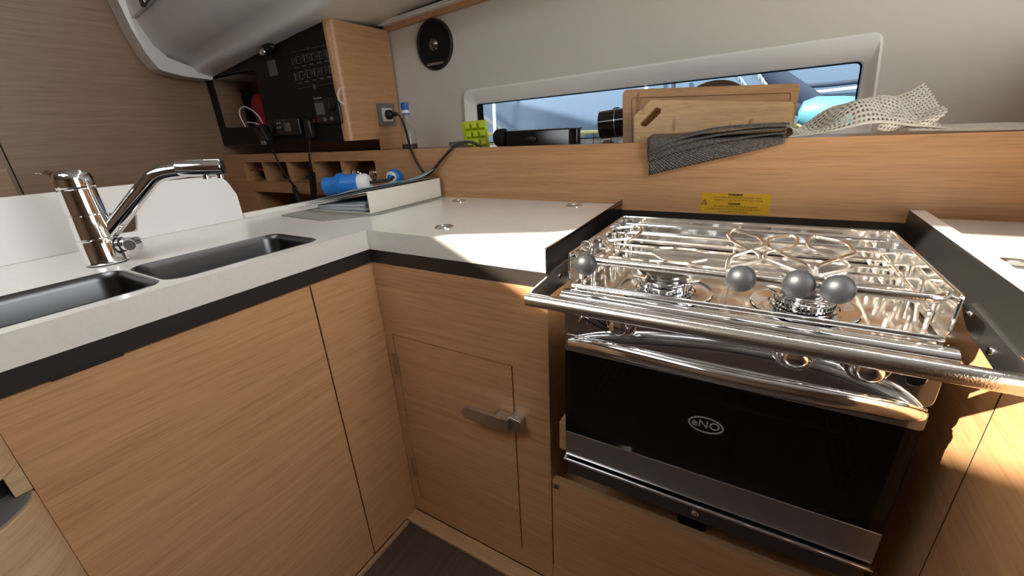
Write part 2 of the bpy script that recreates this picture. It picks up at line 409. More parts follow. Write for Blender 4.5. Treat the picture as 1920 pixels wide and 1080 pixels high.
# bulkhead
b = MB().box((XBK-.02, -1.92, 0), (XBK, YH+.02, 1.95)); bk = struct(b.build('wall_left', W_DIM, smooth=0))
q = P(35, 345, 'x', XBK); MB().box((XBK, q.y-.002, .3), (XBK+.001, q.y+.002, 1.16)).build('panel_joint', M_GAP, bk, smooth=0)
q2 = P(0, 290, 'x', XBK)
MB().box((XBK, q.y-.30, .3), (XBK+.012, q.y-.012, 1.06)).build('door_frame', W_ZY, bk, smooth=0, bevel=.003)
# hull side with the port window
glassq = [(-.9936, 1.1984), (.1875, 1.2170), (.196, 1.060), (-1.000, 1.052)]
outq = [(-1.0385, 1.2485), (.2120, 1.2745), (.2340, 1.030), (-1.0450, 1.030)]
hole = rpoly(outq, .03, 5)
b = MB().prism([(XBK, 0), (1.02, 0), (1.02, 1.66), (XBK, 1.66)], XF(YH), -.02, 0, [rpoly([(-1.02, 1.228), (.198, 1.248), (.215, 1.04), (-1.02, 1.04)], .02, 5)])
struct(b.build('wall_back', M_VINYL, smooth=0))
def loopring(loops, ys):
    n = len(loops[0]); v = [(p[0], y, p[1]) for l, y in zip(loops, ys) for p in l]
    return MB().add(v, [(k*n+i, k*n+(i+1) % n, (k+1)*n+(i+1) % n, (k+1)*n+i) for k in range(len(loops)-1) for i in range(n)])
def grow(q, d):
    c = [(-1, 1), (1, 1), (1, -1), (-1, -1)]
    return [(p[0]+d*s[0], p[1]+d*s[1]) for p, s in zip(q, c)]
lp = [rpoly(outq, .028, 6), rpoly(outq, .028, 6), rpoly(grow(outq, -.006), .026, 6), rpoly(grow(glassq, .012), .026, 6), rpoly(glassq, .016, 6), rpoly(glassq, .016, 6)]
wn = struct(loopring(lp, [YH+.001, YH-.009, YH-.013, YH-.001, YH+.006, YH+.022]).build('window_1', M_LINER, None, smooth=50))
MB().prism(rpoly(grow(glassq, .001), .016, 6), XF(YH+.024), 0, .004).build('pane', M_GLASS, wn, smooth=0)
loopring([rpoly(grow(glassq, -.0005), .016, 6), rpoly(grow(glassq, -.0045), .014, 6)], [YH+.019, YH+.019]).build('gasket', M_BLACKM, wn, smooth=0)
MB().box((-.992, YH+.014, 1.05), (-.968, YH+.019, 1.195)).build('gasket_edge', M_BLACKM, wn, smooth=0)
# strip between liner and hull lining
a0, a1 = P(738, 54, 'y', 1.43), P(905, 0, 'y', 1.43); dd = (a1-a0).normalized(); a0 = a0-dd*.05; a1 = a0+dd*1.9
struct(MB().obox((a0+a1)/2+Vector((0, 0, .004)), dd, (0, 0, 1), (0, 1, 0), .95, .008, .010).build('trim_3', W_X, None, smooth=0))
t1 = struct(MB().obox((a0+a1)/2+Vector((0, -.012, .019)), dd, (0, 0, 1), (0, 1, 0), .95, .0065, .022).build('trim_2', M_WPLAS, None, smooth=0, bevel=.002))
MB().obox((a0+a1)/2+Vector((0, -.037, .0205)), dd, (0, 0, 1), (0, 1, 0), .95, .003, .004).build('bead', M_WPLAS, t1, smooth=0)
# far side of the cabin, behind the photographer
wv = rpoly([(-1.5, 1.20), (.6, 1.20), (.6, 1.42), (-1.5, 1.42)], .05)
struct(MB().prism([(XBK, 0), (1.02, 0), (1.02, 1.95), (XBK, 1.95)], XF(-1.9), -.02, 0).build('wall_front', W_DIM, smooth=0))
light_cut = rpoly([(.0, .90), (.86, .90), (.86, 1.93), (.0, 1.93)], .03)  # unseen opening, added and placed to light the sink front
struct(MB().prism([(-1.92, 0), (YH, 0), (YH, 1.95), (-1.92, 1.95)], YF(1.00), 0, .02, [light_cut]).build('wall_right', W_DIM, smooth=0))
struct(MB().box((XS-.02, YC-.042, 0), (PR, YC-.002, .012)).build('baseboard_back', W_Z, smooth=0, bevel=.002))
struct(MB().box((XS+.002, .03, 0), (XS+.012, YC-.045, .010)).build('baseboard_left', W_ZY, smooth=0))

# ================================================================== outside: the boat alongside
wa = MB().box((-25, -25, -1.3), (25, 30, -1.2)).build('harbour_water', M_WATER, None, smooth=0); tag(wa, 'dark harbour water around the boats', 'water', kind='stuff')
ob = thing('moored_boat', (-.4, 3.0, -1.0), 'blue hull of the boat moored outside the port window', 'boat')
def bh(u, v):
    x = -5+8*u; z = -1.0+3.6*v
    return (x, 3.05-.25*math.sin(PI*min(1, v))*.6+.02*(x+.4)**2, z)
MB().grid(bh, 30, 16).build('hull', M_BOATBLUE, ob, smooth=60)
def on_hull(u, v, off=.0):
    p = P(u, v, 'y', 2.9-off); return p
def strip(pts, wdt, name, m, th=.02):
    MB().tube(fillet([on_hull(*p, off=.04) for p in pts], .05), wdt, 8, flat=(1, .4)).build(name, m, ob)
strip([(905, 252), (1200, 246), (1480, 238), (1640, 232)], .013, 'waterline_stripe', M_TAN)
strip([(1490, 163), (1560, 158), (1630, 150)], .012, 'rubbing_strake', M_BOATNAVY)
strip([(1500, 175), (1560, 169), (1630, 161)], .006, 'strake_edge', M_ROPE)
MB().tube([on_hull(1420, 118, .06), on_hull(1545, 205, .06)], .045, 10, flat=(1, .3)).build('shade_cover', M_BOATNAVY, ob)
MB().tube([on_hull(1490, 200, .06), on_hull(1545, 232, .06)], .03, 10, flat=(1, .3)).build('shade_cover', M_BOATNAVY, ob)
MB().tube([on_hull(896, 212, .06), on_hull(962, 262, .06)], .018, 8).build('boarding_pole', M_GREYP, ob)
fd = MB().lathe([(.0, -.17), (.05, -.16), (.075, -.11), (.08, 0), (.075, .11), (.05, .16), (0, .17)], P(1572, 213, 'y', 2.72), axis=(1, 0, -.1), seg=24, cap=False).build('fender', M_TURQ, None)
tag(fd, 'turquoise fender hanging against the blue hull outside', 'fender')
for i, (u0, v0, u1, v1, lb) in enumerate([(1375, 132, 1402, 172, 'twisted white mooring rope outside, beside the bowl rim'), (1412, 128, 1442, 172, 'twisted white mooring rope outside, beside the dark cover')]):
    p0, p1 = P(u0, v0, 'y', 2.2), P(u1, v1, 'y', 2.2); d = (p1-p0); p0 = p0-d*1.6; p1 = P(u1+(u1-u0)*1.2, v1+(v1-v0)*1.2, 'y', 2.88); d = p1-p0; n_ = 70; rp = MB()
    A = d.normalized().cross(Vector((0, 1, 0))).normalized(); B = d.normalized().cross(A)
    for k in range(3):
        rp.tube([p0+d*t/n_+(A*math.cos(t*.55+k*2*PI/3)+B*math.sin(t*.55+k*2*PI/3))*.0058 for t in range(n_+1)], .0062, 6)
    tag(rp.build('mooring_rope', M_ROPE), lb, 'rope')
MB().tube([P(931, 330, 'y', 2.80), P(924, 140, 'y', 2.80)], .012, 10).build('stanchion', M_WPLAS, ob)
MB().tube([P(1212, 330, 'y', 2.80), P(1212, 120, 'y', 2.80)], .011, 10).build('stanchion', M_WPLAS, ob)
MB().tube([P(1266, 330, 'y', 2.80), P(1262, 120, 'y', 2.80)], .012, 10).build('stanchion', M_BOATNAVY, ob)
# unseen awning added above the deck to throw shade across the hull alongside
hA, hB = P(965, 188, 'y', 2.9), P(1230, 262, 'y', 2.9); e_ = hB-hA
blocker_pts = []
for p in (hA-e_*1.2, hB+e_*.9, Vector((hB.x+e_.x*.9, 2.9, -.3)), Vector((-5.2, 2.9, -.3)), Vector((-5.2, 2.9, hA.z-e_.z*1.2))):
    t = (2.75-p.z)/1.125; blocker_pts.append((p.x-t, p.y-1.2*t))
blocker_obj = tag(MB().prism(blocker_pts, ZF(2.75), 0, .012).build('sun_blocker', mat('sun_blocker_pale', (.55, .52, .46), .9), None, smooth=0), 'unseen pale awning stretched over the deck outside', 'blocker')

# ================================================================== fixed furniture
# ---- sink cabinet
sc = thing('sink_cabinet', (XS-.25, .3, 0), 'oak base cabinet with a wide door below the white sink worktop', 'cabinet')
MB().box((XSB+.02, .031, .01), (XS-.031, YC, .70)).build('carcass', W_Y, sc, smooth=0)
MB().box((XS-.019, .0292, .012), (XS, .4748, .8145)).build('door', W_Y, sc, smooth=0)
MB().box((XS-.019, .4785, .012), (XS, YC+.0, .8145)).build('filler_panel', W_Y, sc, smooth=0)
MB().box((XS-.03, .47, .012), (XS-.0195, .485, .8145)).build('joint_backing', M_GAP, sc, smooth=0)
MB().box((XS-.022, -.22, .8165), (XS-.004, YC+.004, .8483)).build('plinth_band', M_BAND, sc, smooth=0)
p0, p1 = P(95, 712, 'x', XS), P(230, 660, 'x', XS)
MB().box((XS-.003, p0.y, .8145), (XS+.0005, p1.y, .8195)).build('finger_notch', M_GAP, sc, smooth=0)
# ---- rounded post with a hand-hold slot at the end of the sink cabinet
po = thing('end_post', (-.75, -.1, 0), 'rounded pale oak corner post with a dark hand slot beside the sink door', 'post')
plan = [(-.80, .0285), (-.782, .0295)]
arc = [(-.782, .0285), (-.770, .0275), (-.755, .020), (-.740, .006), (-.7265, -.012), (-.710, -.045), (-.698, -.09), (-.694, -.15), (-.694, -.24), (-.80, -.24), (-.80, .0285)]
ar = [(p.x, p.y) for p in smoothpath([(x, y, 0) for x, y in arc[:9]], 4)]+arc[9:]
W_POST = wood('oak_post', 'xy', (.44, .29, .15), (.58, .40, .225), along=4, cross=70, fleck=.15)
MB().prism(ar, ZF(0), .0, .68).build('lower_shell', W_POST, po, smooth=50, bevel=.002)
ins = [(x-.004 if x > -.799 else x, y-.004) for x, y in ar]
MB().prism(ins, ZF(.68), .0, .002).build('slot_sill', mat('slot_grey', (.17, .16, .155), .7), po, smooth=50)
MB().prism(ar, ZF(.733), .0, .082).build('upper_shell', W_POST, po, smooth=50, bevel=.002)
MB().box((-.83, -.24, .683), (-.799, .0115, .732)).build('slot_back', M_BLACKM, po, smooth=0)
MB().box((-.80, .0120, .683), (-.783, .0285, .732)).build('stile', W_POST, po, smooth=0)
# ---- corner cabinet
cc = thing('corner_cabinet', ((XS+PL)/2, YC+.2, 0), 'oak corner cabinet with a small latched door left of the cooker', 'cabinet')
dx0, dx1, dz0, dz1 = -.7535, -.3985, .068, .6285
MB().prism([(XS+.001, .012), (PL-.0036, .012), (PL-.0036, .8155), (XS+.001, .8155)], XF(YC), -.019, 0, [[(dx0, dz0), (dx1, dz0), (dx1, dz1), (dx0, dz1)]]).build('face_frame', W_X, cc, smooth=0)
MB().box((dx0-.01, YC+.02, dz0-.01), (dx1+.01, YC+.025, dz1+.01)).build('joint_backing', M_GAP, cc, smooth=0)
dr = MB().box((dx0+.0020, YC+.0005, dz0+.0020), (dx1-.0036, YC+.018, dz1-.0030)).build('door', W_X, cc, smooth=0)
for z0 in (.505, .16):
    h = MB().box((dx0-.012, YC-.0025, z0), (dx0+.004, YC, z0+.065)); h.tube([(dx0+.003, YC-.003, z0), (dx0+.003, YC-.003, z0+.065)], .003, 8)
    h.build('hinge', mat('bronze_hinge', (.30, .17, .09), .4), dr)
# lever latch
lt = MB(); lt.prism(rpoly([(-.528, .4925), (-.512, .507), (-.42, .507), (-.398, .510), (-.398, .474), (-.52, .474)], .004), XF(YC-.024), 0, .010)
lt.build('latch_lever', M_STEELB, dr, smooth=30, bevel=.002)
MB().box((-.44, YC-.026, .478), (-.402, YC-.0, .505)).build('latch_hub', M_STEELB, dr, smooth=0, bevel=.004)
MB().prism(rpoly([(-.402, .474), (-.372, .480), (-.372, .507), (-.402, .512)], .004), XF(YC-.018), -.018, .006).build('latch_keeper', M_STEELB, cc, smooth=30, bevel=.003)
MB().box((XS-.003, YC+.004, .8165), (PL-.001, YC+.022, .8483)).build('plinth_band', M_BAND, cc, smooth=0)
MB().box((PL-.0035, YC-.0006, .012), (PL+.0006, YC+.019, .8155)).build('edge_band', W_Z, cc, smooth=0)
MB().box((PL-.019, YC+.0195, .012), (PL, YB-.002, .8155)).build('recess_side', W_Y, cc, smooth=0)
# ---- drawer and recess under the cooker
dw = thing('oven_drawer', (0, YC+.1, 0), 'oak drawer front with a pale top edge below the oven', 'drawer front')
MB().box((PL+.003, YC, .073), (PR-.002, YC+.018, .349)).build('drawer_front', W_X, dw, smooth=0, bevel=.001)
MB().box((PL+.003, YC, .3492), (PR-.002, YC+.018, .3522)).build('edge_band', W_Z, dw, smooth=0)
MB().box((PL+.001, YC+.001, .012), (PR-.002, YC+.017, .070)).build('kick_panel', W_X, dw, smooth=0)
MB().box((PL+.001, YC+.019, .285), (PR-.002, YB-.002, .295)).build('recess_floor', W_X, dw, smooth=0)
MB().box((PL+.001, .80, .2955), (PR-.002, .815, .45)).build('recess_back', W_X, dw, smooth=0)
q = P(1043, 912, 'y', YC); ic = MB().box((q.x-.008, YC-.0006, q.z-.007), (q.x+.008, YC, q.z+.007)).build('badge', mat('badge_brown', (.16, .09, .05), .6), dw, smooth=0)
MB().prism([(q.x-.005, q.z-.005), (q.x+.005, q.z-.005), (q.x, q.z+.005)], XF(YC-.0006), 0, .0004).build('badge_mark', M_INK, ic, smooth=0)
q = P(1297, 980, 'z', .296); MB().prism(rrect(q.x-.028, q.y-.012, q.x+.028, q.y+.012, .008), ZF(.2955), 0, .003).build('vent_slot', M_BLACKM, dw, smooth=0)
# ---- cabinet right of the cooker
rc = thing('side_cabinet', (.6, .6, 0), 'oak side cabinet right of the cooker, catching the sun', 'cabinet')
MB().box((PR, .6155, .012), (PR+.019, YB-.002, .842)).build('side_panel', W_Y, rc, smooth=0)
MB().box((PR, .42, .012), (PR+.019, .6120, .842)).build('side_panel', W_Y, rc, smooth=0)
MB().box((PR+.0005, .6121, .012), (PR+.0185, .6154, .842)).build('joint_strip', M_GAP, rc, smooth=0)
MB().box((PR+.02, .43, .012), (.98, YB-.01, .84)).build('carcass', W_Y, rc, smooth=0)
rt = thing('worktop', (.6, .7, .846), 'white worktop section right of the cooker with a chrome pull ring', 'worktop')
MB().box((PR+.018, .40, .846), (.98, YB-.001, .893)).build('slab', M_WHITE, rt, smooth=0, bevel=.003)
def ring(q, r, parent, z, name='pull_ring'):
    g = MB().lathe([(r*.50, .0005), (r*.62, .0035), (r*.85, .004), (r, .0015), (r, 0)], (q.x, q.y, z), seg=28, cap=False).build(name, M_CHROME, parent)
    MB().lathe([(r*.52, 0), (r*.52, .0012)], (q.x, q.y, z), seg=24).build('finger_well', M_GREYP, g)
ring(P(1905, 497, 'z', .893), .026, rt, .893)

# ---- unseen locker added to keep opening light off the ledge board
bfl = thing('light_baffle', (.79, 1.13, .894), 'oak locker added out of view to shade the ledge board', 'baffle')
MB().box((.60, .70, .894), (.98, YB-.004, 1.035)).build('carcass', W_X, bfl, smooth=0)
MB().box((.60, .70, 1.047), (.98, YH-.016, 1.27)).build('upper_carcass', W_X, bfl, smooth=0)
MB().box((.605, .686, .90), (.975, .699, 1.265)).build('door', W_X, bfl, smooth=0, bevel=.001)

# ---- sink worktop
wt = thing('worktop', (-1.0, .5, .8485), 'white L-shaped worktop around the sink with chrome pull rings', 'worktop')
bowlR = rrect(-.990, .263, -.815, .546, .030); bowlL = rrect(-1.002, -.16, -.815, .250, .030)
outl = [(XSB, -.25), (XS-.003, -.25), (XS-.003, YC+.0035), (PL-.003, YC+.0035), (PL-.003, YB-.001), (XSB, YB-.001)]
MB().prism(outl, ZF(.8485), 0, ZC-.8485, [rrect(-.993, .260, -.812, .549, .032), rrect(-1.005, -.163, -.812, .2565, .032)]).build('slab', M_WHITE, wt, smooth=30, bevel=.0025)
lipb = [(XSB+.004, .635, ZC+.004), (XSB+.004, 1.11, ZC+.004)]
MB().tube(lipb, .0125, 14).build('raised_lip', M_WHITE, wt)
ring(P(833, 426.5, 'z', ZC), .0225, wt, ZC); ring(P(860, 377.5, 'z', ZC), .0225, wt, ZC); ring(P(1076, 386, 'z', ZC), .0225, wt, ZC)
# ---- backsplash
bs = [(-.25, ZC+.0005), (.6345, ZC+.0005), (.634, .965), (.612, 1.0195), (.555, 1.0215), (-.25, 1.028)]
slot = rpoly([(.318, .918), (.388, .9145), (.398, .952), (.392, .9635), (.322, .967)], .010)
tag(MB().prism(rpoly(bs, [0, 0, .03, .05, .02, 0]), YF(XSB-.006), 0, .012, [slot]).build('backsplash', M_SPLASH, None, smooth=0), 'white upright splash panel with a hand slot behind the tap', 'splash panel')
# ---- sink
sk = thing('sink', (-.91, .2, .73), 'double bowl stainless sink set into the white worktop', 'sink')
def bowl(loop, name):
    cx = sum(p[0] for p in loop)/len(loop); cy = sum(p[1] for p in loop)/len(loop)
    n = len(loop); xs_ = [p[0] for p in loop]; ys_ = [p[1] for p in loop]; hx, hy = (max(xs_)-min(xs_))/2, (max(ys_)-min(ys_))/2; cx, cy = (max(xs_)+min(xs_))/2, (max(ys_)+min(ys_))/2
    v = []
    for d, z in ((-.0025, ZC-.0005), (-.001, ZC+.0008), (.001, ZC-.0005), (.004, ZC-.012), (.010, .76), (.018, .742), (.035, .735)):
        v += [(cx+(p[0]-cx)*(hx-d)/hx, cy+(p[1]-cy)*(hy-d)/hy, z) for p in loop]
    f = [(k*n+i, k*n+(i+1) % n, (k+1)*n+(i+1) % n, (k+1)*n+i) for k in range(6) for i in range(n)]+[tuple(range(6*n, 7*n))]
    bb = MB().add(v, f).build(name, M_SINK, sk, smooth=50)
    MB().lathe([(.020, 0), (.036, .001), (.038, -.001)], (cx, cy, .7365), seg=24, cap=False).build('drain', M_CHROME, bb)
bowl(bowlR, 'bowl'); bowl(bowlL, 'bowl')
# ---- tap
TX, TY = -1.082, .264
tp = thing('tap', (TX, TY, ZC), 'chrome mixer tap with a pull-out spout behind the sink', 'tap')
MB().lathe([(.031, 0), (.032, .004), (.0305, .006), (.0300, .05), (.0285, .0505), (.0285, .052), (.0300, .053), (.0285, .095), (.027, .0955), (.027, .097), (.0285, .098), (.0275, .142), (.0265, .143), (.0265, .145), (.0275, .147)], (TX, TY, ZC), seg=40).build('body', M_CHROME, tp)
MB().lathe([(.0315, 0), (.0315, .0025)], (TX, TY, ZC), seg=40).build('base_seal', M_BLACK, tp)
lv = MB(); topc = Vector((TX, TY, ZC+.147))
lv.lathe([(.0275, 0), (.0275, .012), (.0262, .020), (.022, .026), (.012, .0295), (.001, .030)], topc, seg=36, cap=False)
ldir = (P(90, 334, 'z', 1.07)-P(135, 340, 'z', 1.065)); ldir.z = 0; ldir.normalize()
lv.tube(smoothpath([topc+Vector((0, 0, .016))+ldir*.004, topc+Vector((0, 0, .023))+ldir*.030, topc+Vector((0, 0, .027))+ldir*.052, topc+Vector((0, 0, .027))+ldir*.080], 5), [.022]*3+[.020]*2+[.017]*3+[.014]*2+[.010]*3+[.007]*3, 14, flat=(.45, 1.1))
lv.build('lever', M_CHROME, tp)
side = Vector((-ldir.y, ldir.x, 0)); side = side if side.x > 0 else -side
MB().lathe([(.004, 0), (.004, .002)], topc+Vector((0, 0, .010))+(side*.7+ldir*.7).normalized()*.0268, axis=(side*.7+ldir*.7).normalized(), seg=14).build('hot_mark', mat('hot_red', (.5, .02, .02), .3), tp)
# spout in the vertical plane of its direction
sa = math.radians(52); sd = Vector((math.cos(sa), math.sin(sa), 0)); sn = Vector((-sd.y, sd.x, 0))
S = lambda u, v: PN(u, v, (TX, TY, 1), sn)
sp_ = [S(198, 440), S(288, 326), S(330, 315)]
MB().tube(fillet([S(196, 448), S(290, 326), S(345, 318)], .035, 8), .0145, 20).build('spout', M_CHROME, tp)
h0, h1 = S(332, 317), S(416, 313)
hd = MB().tube([h0, h0+(h1-h0)*.04, h0+(h1-h0)*.97, h1], [.0150, .0160, .0160, .0150], 24).build('spray_head', M_CHROME, tp)
MB().tube([h1, h1+(h1-h0).normalized()*.003], .0135, 20).build('head_cap', M_BLACK, hd)
for f in (.58, .9):
    c = h0+(h1-h0)*f; MB().lathe([(.0075, -.021), (.0075, -.010)], c, seg=18).build('nozzle', M_CHROME, hd)
# side valve
vd = (P(255, 452, 'z', .925)-P(225, 455, 'z', .925)); vd.z = 0; vd.normalize()
vc = Vector((TX, TY, ZC+.033))
MB().tube([vc+vd*.02, vc+vd*.062], .0125, 20).build('side_valve', M_CHROME, tp)
MB().tube([vc+vd*.034, vc+vd*.036], .0145, 20).build('valve_seal', M_BLACK, tp)
MB().tube([vc+vd*.056+Vector((0, 0, -.0)), vc+vd*.056+Vector((.6, -.8, 0))*.016], .0125, 20).build('valve_knob', M_CHROME, tp)
MB().tube([vc+vd*.056+Vector((.6, -.8, 0))*.016, vc+vd*.056+Vector((.6, -.8, 0))*.0175], .010, 20).build('knob_face', M_STEELD, tp)

# ---- ledge board with pigeonholes
lb = thing('ledge_board', (-.8, YB, .6), 'long oak ledge board with pigeonholes along the hull side', 'shelf')
cells = [-2.132, -1.975, -1.790, -1.612, -1.432, -1.243]
h1_ = [(-2.132, .930), (-1.243, .930), (-1.243, 1.0165), (-2.132, 1.0165)]
h2_ = [(-2.098, .788), (-1.30, .788), (-1.30, .882), (-2.098, .882)]
MB().prism([(XBK+.002, .55), (.98, .55), (.98, ZL), (XBK+.002, ZL)], XF(YB), -.016, 0, [h1_, h2_]).build('front_board', W_X, lb, smooth=0)
MB().box((XBK+.002, YB+.0165, 1.03), (.98, YH-.002, 1.046)).build('shelf', W_X, lb, smooth=0)
for (x0, z0), (x1, z1) in (((-2.132, .930), (-1.243, 1.0165)), ((-2.098, .788), (-1.30, .882))):
    MB().box((x0-.01, YB+.0165, z0-.012), (x1+.01, YB+.20, z0)).build('cell_floor', W_X, lb, smooth=0)
    MB().box((x0-.01, YB+.20, z0-.012), (x1+.01, YB+.21, z1+.012)).build('cell_back', W_X, lb, smooth=0)
    MB().box((x0-.012, YB+.0165, z0), (x0, YB+.20, z1)).build('cell_end', W_Y, lb, smooth=0)
    MB().box((x1, YB+.0165, z0), (x1+.012, YB+.20, z1)).build('cell_end', W_Y, lb, smooth=0)
for x in cells[1:-1]:
    MB().box((x-.006, YB+.002, .9305), (x+.006, YB+.199, 1.0160)).build('divider', W_Y, lb, smooth=0)
MB().box((PL+.002, YB-.0035, .55), (PR-.002, YB-.0005, .8805)).build('heat_strip', M_BAND, lb, smooth=0)
struct(MB().box((XBK+.001, YH-.012, 1.047), (-1.384, YH-.001, 1.10)).build('trim_4', W_X, smooth=0))
MB().box((-1.39, 1.295, 1.047), (-1.384, YH-.013, 1.089)).build('end_cheek', W_Y, lb, smooth=0)

# ================================================================== cooker
ck = thing('cooker', (-.019, .80, .44), 'stainless gimballed cooker with two burners above a black glass oven', 'cooker')
cx0, cx1 = OX0, OX1
# oven shell
sh = MB()
sh.box((cx0, OY+.022, .455), (cx0+.03, .99, .822)); sh.box((cx1-.03, OY+.022, .455), (cx1, .99, .822))
sh.box((cx0+.03, .97, .455), (cx1-.03, .99, .822)); sh.box((cx0+.03, OY+.022, .728), (cx1-.03, .97, .822)); sh.box((cx0+.03, OY+.022, .455), (cx1-.03, .97, .50))
sh.build('oven_body', M_STEELD, ck, smooth=0)
cv = MB(); cv.box((cx0+.0305, .68, .5005), (cx0+.034, .965, .7275)); cv.box((cx1-.034, .68, .5005), (cx1-.0305, .965, .7275)); cv.box((cx0+.034, .96, .5005), (cx1-.034, .9695, .7275))
cv.build('oven_cavity', M_CAV, ck, smooth=0)
for z, dep in ((.655, 1), (.60, 0), (.565, 0)):
    rk = MB()
    if dep:
        rk.tube(fillet([(cx0+.05, .95, z), (cx0+.05, .66, z), (cx1-.05, .66, z), (cx1-.05, .95, z)], .02), .003, 8)
        for k in range(14):
            x = cx0+.07+k*.0268; rk.tube([(x, .66, z), (x, .95, z)], .0018, 6)
        rk.build('oven_rack', M_CHROME, ck)
for sx in (cx0+.042, cx1-.042):
    for z in (.545, .58, .615, .645):
        MB().tube([(sx, .66, z), (sx, .95, z)], .003, 8).build('rack_runner', M_CHROME, ck)
# door
dr = MB().box((cx0, OY-.002, .4745), (cx1, OY+.018, .5335)); door = dr.build('oven_door', M_STEELB, ck, smooth=0, bevel=.001)
MB().box((cx0, OY-.001, .534), (cx1, OY+.005, .7185)).build('door_glass', M_OGLASS, door, smooth=0)
MB().prism(rrect(cx0+.001, .719, cx1-.001, .7475, .004), XF(OY), -.016, .004).build('door_top_strip', M_STEEL, door, smooth=30, bevel=.002)
MB().box((cx0+.006, OY+.0055, .534), (cx0+.03, OY+.018, .7185)).build('door_side', M_BLACKG, door, smooth=0)
MB().box((cx1-.03, OY+.0055, .534), (cx1-.006, OY+.018, .7185)).build('door_side', M_BLACKG, door, smooth=0)
MB().box((cx0-.002, OY-.010, .4655), (cx1+.002, OY+.016, .4695)).build('bottom_lip', M_STEEL, ck, smooth=0, bevel=.0008)
MB().box((cx0+.002, OY+.006, .42), (cx1-.002, OY+.012, .465)).build('lower_skirt', M_STEELD, ck, smooth=0)
q = P(1305, 952, 'y', OY)
MB().lathe([(.006, 0), (.006, .012), (.004, .014)], (q.x, OY+.006, q.z-.008), axis=(0, -1, 0), seg=16).build('door_catch', M_CHROME, ck)
hp = [P(1068, 642, 'y', .607), P(1120, 650, 'y', .594), P(1200, 669, 'y', .580), P(1300, 694, 'y', .568), P(1420, 720, 'y', .564), P(1550, 744, 'y', .570), P(1650, 762, 'y', .584), P(1705, 774, 'y', .597), P(1728, 780, 'y', .607)]
pth = smoothpath(hp, 6); n_ = len(pth)
MB().tube(pth, [.0125*min(1, .55+.45*min(i, n_-1-i)/8) for i in range(n_)], 18, flat=(1.05, .8)).build('door_handle', M_STEEL, door)
# logo on the glass
lq = P(1323, 797, 'y', OY-.001); LU = (1, 0, 0)
oval = [(lq.x+.0265*math.cos(a), lq.z+.0155*math.sin(a)) for a in [2*PI*k/40 for k in range(40)]]
ovin = [(lq.x+.0238*math.cos(a), lq.z+.0128*math.sin(a)) for a in [2*PI*k/40 for k in range(40)]]
MB().prism(oval, XF(OY-.0012), 0, .0003, [ovin]).build('logo_ring', M_LOGO, door, smooth=0)
text('eNO', .0195, (lq.x, OY-.0015, lq.z+.0005), (1, 0, 0), (0, 0, 1), M_LOGO, 'logo_lettering', door, sx=1.05, bold=.0001)
# control panel
MB().prism(rrect(cx0, .7525, cx1, .822, (.012, .012, 0, 0)), XF(OY), -.02, .003).build('control_panel', M_STEEL, ck, smooth=30, bevel=.0025)
MB().box((cx0+.004, OY-.006, .7485), (cx1-.004, OY+.012, .7525)).build('panel_lip', M_STEEL, ck, smooth=0, bevel=.001)
for u, v in ((1160, 612), (1491, 672), (1630, 695)):
    c = P(u, v, 'y', .585); c.y = OY-.003
    c = Vector((P(u, v, 'y', .592).x, OY-.003, P(u, v, 'y', .592).z))
    kb = MB().lathe([(.0255, 0), (.0265, .003), (.0245, .005), (.0215, .004), (.0170, .0045), (.0160, .008), (.0155, .024), (.0145, .0265)], c, axis=(0, -1, 0), seg=32).build('burner_knob', M_CHROME, ck)
    MB().lathe([(.0138, 0), (.0115, .0022), (.007, .0036), (.0015, .0040)], c+Vector((0, -.0265, 0)), axis=(0, -1, 0), seg=24).build('knob_face', M_CHROME, kb)
c = P(1715, 707, 'y', OY-.006); MB().lathe([(.0115, 0), (.0115, .006), (.009, .009)], (c.x, OY-.003, c.z), axis=(0, -1, 0), seg=24).build('ignition_button', M_BLACKG, ck)
a, e = P(1096, 597, 'y', .600), P(1139, 620, 'y', .606)
MB().tube([a, a+(e-a)*.4, a+(e-a)*.45, e], [.0022, .0022, .0035, .0035], 10).build('lock_lever', M_BLACK, ck)
MB().tube(smoothpath([P(1086, 603, 'y', .607), P(1092, 594, 'y', .604), P(1102, 598, 'y', .604), P(1102, 607, 'y', .607)], 4), .0024, 8).build('lever_clip', M_CHROME, ck)
# hob
hb = MB(); hb.box((cx0+.002, OY+.004, .824), (cx1-.002, .985, .831))
hob = hb.build('hob_tray', mat('hob_steel', (.74, .72, .70), .12, 1., bump=.02, bscale=60), ck, smooth=0, bevel=.002)
nose = []
for (y, z) in ((.630, .8320), (.620, .8365), (.608, .8370), (.600, .8330), (.597, .8270), (.599, .8215), (.606, .8185), (.615, .8180)): nose.append((y, z))
nn = MB(); n_ = len(nose)
nn.add([(x, y, z) for x in (cx0-.003, cx1+.003) for y, z in nose], [(i, i+1, n_+i+1, n_+i) for i in range(n_-1)]+[tuple(range(n_)), tuple(reversed(range(n_, 2*n_)))])
nn.build('hob_front_edge', M_STEEL, ck, smooth=60)
MB().tube([(cx0+.004, .636, .8375), (cx1-.004, .636, .8375)], .0045, 10).build('tray_bead', M_STEEL, ck)
